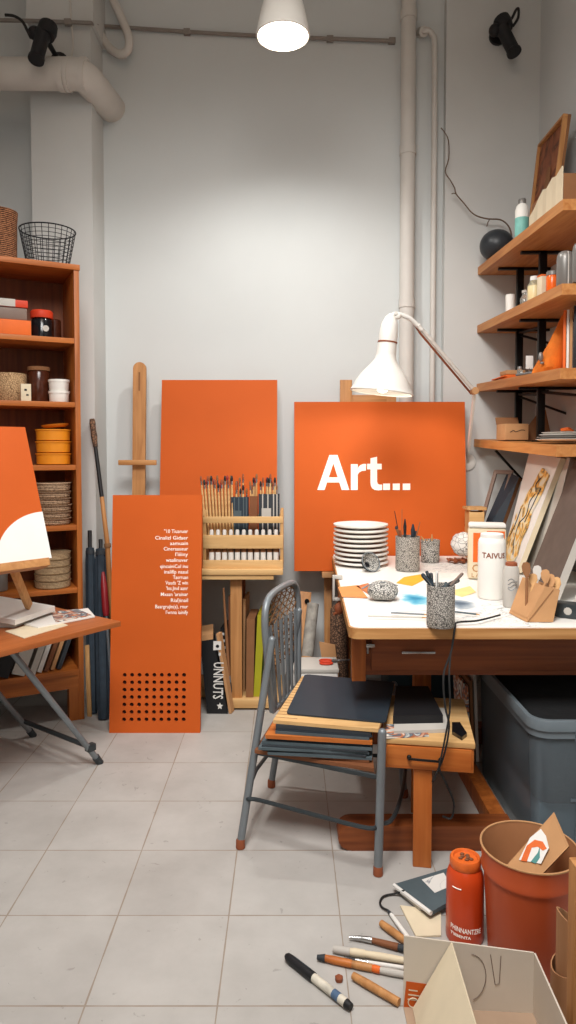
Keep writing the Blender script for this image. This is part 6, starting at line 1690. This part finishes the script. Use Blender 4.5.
part('painted_label', MB().prism([tuple((iT @ onpl(*p))[:2]) for p in lp], .0004, .0012, T), 'paper', o, True)
for m_, pl in (('can2', [(521, 861), (527, 846), (535, 840), (543, 842), (547, 849), (543, 851), (538, 847), (532, 848), (527, 862)]), ('teal2', [(531, 862), (538, 853), (540, 847), (540, 858), (536, 864)])):
    if m_ == 'teal2': m_ = mat('deep_teal_paint', '#4f8a86', .7)
    part('painted_shape', MB().prism([tuple((iT @ onpl(*p))[:2]) for p in pl], .0014, .002, T), m_, o, True)
# open white box
zbx = at(404, 935, 1.70).z
A_, B_ = at(404, 936, 1.70), at(534, 953, 1.68); zA = A_.z; zB = B_.z
C_ = V((B_.x - .01, 1.36, zB))
ob_ = thing('cardboard_box', 'open white cardboard box with a diagonal divider and drawn sketches, in the front corner', 'box', ((A_.x + B_.x) / 2, 1.55, 0))
fl0 = lambda p: V((p.x, p.y, .004))
wallp = lambda a, b, t_, mt, nm, za=None, zb=None: part(nm, MB().hexa([fl0(a), fl0(b), fl0(b) + t_, fl0(a) + t_, a, b, b + t_, a + t_]), mt, ob_, True)
M['boxwhite'] = mat('box_white_card', '#d0c5b6', .8, var=.05, scale=6)
M['boxin'] = mat('box_inner_card', '#a98f78', .85, var=.05)
wallp(A_, B_, V((0, .004, 0)), 'boxwhite', 'back_wall')
wallp(B_, C_, V((.004, 0, 0)), 'boxwhite', 'side_wall')
part('floor_sheet', MB().hexa([V((A_.x, A_.y, 0)), V((B_.x, B_.y, 0)), V((C_.x, C_.y, 0)), V((A_.x + .0, 1.36, 0)), V((A_.x, A_.y, .004)), V((B_.x, B_.y, .004)), V((C_.x, C_.y, .004)), V((A_.x + .0, 1.36, .004))]), 'boxin', ob_, True)
D1 = at(452.5, 943, 1.69); Dl = V((at(414, 1024, 1.69).x, 1.69, .006)); E1 = V((D1.x - .008, 1.38, D1.z)); El = V((Dl.x - .004, 1.38, .006))
dv = part('divider', MB().slab(El, Dl, D1, E1, .004), 'cream', ob_, True)
T = basis(El, Dl - El, E1 - El); wd, hd = (Dl - El).length, (E1 - El).length
T2 = T if (T.to_3x3() @ V((0, 0, 1))).x < 0 else T @ Matrix.Diagonal((1, 1, -1, 1))
def drawn(lines, T_, nm, r_=.0011, mt='greybrown'):
    mb = MB()
    for L in lines: mb.tube([T_ @ V((x, y, .0012)) for x, y in L], r_, 4)
    part(nm, mb, mt, ob_, True)
sgn = T2
drawn([[(wd * .62, hd * .35), (wd * .66, hd * .55), (wd * .63, hd * .78)], [(wd * .66, hd * .55), (wd * .75, hd * .64)], [(wd * .655, hd * .48), (wd * .56, hd * .58)], [(wd * .65, hd * .62), (wd * .72, hd * .74)], [(wd * .65, hd * .66), (wd * .58, hd * .74)],
       [(wd * .5, hd * .3), (wd * .55, hd * .2), (wd * .7, hd * .25), (wd * .74, hd * .15)], [(wd * .3, hd * .2), (wd * .4, hd * .4), (wd * .5, hd * .25)]], T2, 'drawn_sketch')
Tb = basis(A_ + V((0, -.0, -A_.z)), B_ - A_, (0, 0, 1)); wb_ = (B_ - A_).length
hb_ = A_.z
drawn([[(wb_ * .62, hb_ * .9), (wb_ * .68, hb_ * .5), (wb_ * .71, hb_ * .52), (wb_ * .7, hb_ * .9)], [(wb_ * .48 + .04 * cos(a_), hb_ * .55 + .06 * sin(a_)) for a_ in [-1.2 + 2.8 * k / 12 for k in range(13)]]], Tb, 'drawn_sketch', .0009)
part('orange_print', MB().box(.0, .055, 0.004, hb_ * .38, .0004, .001, Tb), 'orange2', ob_, True)
mb = MB()
for k in range(3): mb.box(.008, .03 + .006 * (k % 2), hb_ * .26 - k * .012, hb_ * .26 - k * .012 + .003, .0012, .0016, Tb)
mb.tube([Tb @ V((.022 + .012 * cos(a_), hb_ * .1 + .012 * sin(a_), .0014)) for a_ in [2 * pi * k / 14 for k in range(14)]], .0015, 4, True)
part('print_mark', mb, 'cream', ob_, True)
# rolled veneer and post at the right edge
M['veneer'] = wood('veneer', '#9a6c48', '#b98860', 2, .7, .7)
yv = 1.66
q0 = at(553, 985, yv)
t = thing('veneer_roll', 'loose roll of brown wood veneer standing at the right edge behind the white box', 'roll', (at(572, 985, yv).x, yv, 0))
def coil(r0, r1, turns, z0, z1, ph, tilt=0):
    mb = MB(); n = int(28 * turns); vs, fs = [], []
    for i in range(n + 1):
        a_ = ph + 2 * pi * turns * i / n; r_ = r0 + (r1 - r0) * i / n
        for rr_ in (r_, r_ - .003):
            zt__ = z1 + tilt * cos(a_)
            vs += [(rr_ * cos(a_), rr_ * sin(a_), z0), (rr_ * cos(a_), rr_ * sin(a_), zt__)]
    for i in range(n):
        b_ = i * 4; c_ = b_ + 4
        fs += [(b_, c_, c_ + 1, b_ + 1), (b_ + 2, b_ + 3, c_ + 3, c_ + 2), (b_ + 1, c_ + 1, c_ + 3, b_ + 3), (b_, b_ + 2, c_ + 2, c_)]
    fs += [(0, 1, 3, 2), (n * 4, n * 4 + 2, n * 4 + 3, n * 4 + 1)]
    return mb.add(vs, fs)
ztop = at(553, 962, yv).z
part('outer_turn', coil(.052, .046, 1.2, 0.001, ztop, .3, .018), 'veneer', t)
part('inner_turn', coil(.040, .034, 1.3, 0.001, ztop + .10, 1.0, -.03), 'veneer', t)
yp = 1.50
x0 = at(570.5, 950, yp).x
solo('wooden_post', MB().box(x0, x0 + .06, yp - .02, yp + .02, 0, at(570, 862, yp).z, bev=.004), 'easel', 'upright wooden post at the right edge in front of the bucket', 'post')
# ================================================================== LIGHT
def area(name, loc, tgt, sx, sy, e, col=(1, .95, .88)):
    l = bpy.data.lights.new(name, 'AREA'); l.shape = 'RECTANGLE'; l.size = sx; l.size_y = sy; l.energy = e; l.color = col
    o = bpy.data.objects.new(name, l); o.location = loc
    o.rotation_euler = (V(tgt) - V(loc)).to_track_quat('-Z', 'Y').to_euler(); COL.objects.link(o); return o
def spot(name, loc, tgt, e, ang, blend, r, col=(1, .93, .83)):
    l = bpy.data.lights.new(name, 'SPOT'); l.energy = e; l.spot_size = rad(ang); l.spot_blend = blend; l.shadow_soft_size = r; l.color = col
    o = bpy.data.objects.new(name, l); o.location = loc
    o.rotation_euler = (V(tgt) - V(loc)).to_track_quat('-Z', 'Y').to_euler(); COL.objects.link(o); return o
w = bpy.data.worlds.new('room_air'); SC.world = w; w.use_nodes = True
w.node_tree.nodes['Background'].inputs[0].default_value = (.9, .88, .85, 1); w.node_tree.nodes['Background'].inputs[1].default_value = .3
c = at(283, 37, 3.2)
spot('pendant_light', c + V((0, 0, .015)), c + V((0, .12, -1)), 76, 150, .6, .06, (1, .985, .955))
l = area('overhead_fill', (-.15, .9, 3.4), (.1, 3.1, .3), 1.3, 1.0, 56, (1, .975, .95)); l.data.spread = rad(115)  # added unseen fill above the camera, evens out the brightness
area('room_fill', (-.3, -1.0, 2.2), (.1, 3.6, 1.0), 2.0, 1.4, 14, (1, .96, .92))
cl = at(381.5, 393, 3.5)
spot('desk_lamp_light', cl + V((0, -.02, .012)), cl + V((.0, .1, -1)), 14, 166, .25, .05, (1, .95, .86))
area('upper_warm_fill', (-.2, 1.2, 4.4), (-.2, 3.6, 3.6), 1.6, .8, 9, (1, .74, .55))  # added warm fill out of view, tints the upper wall
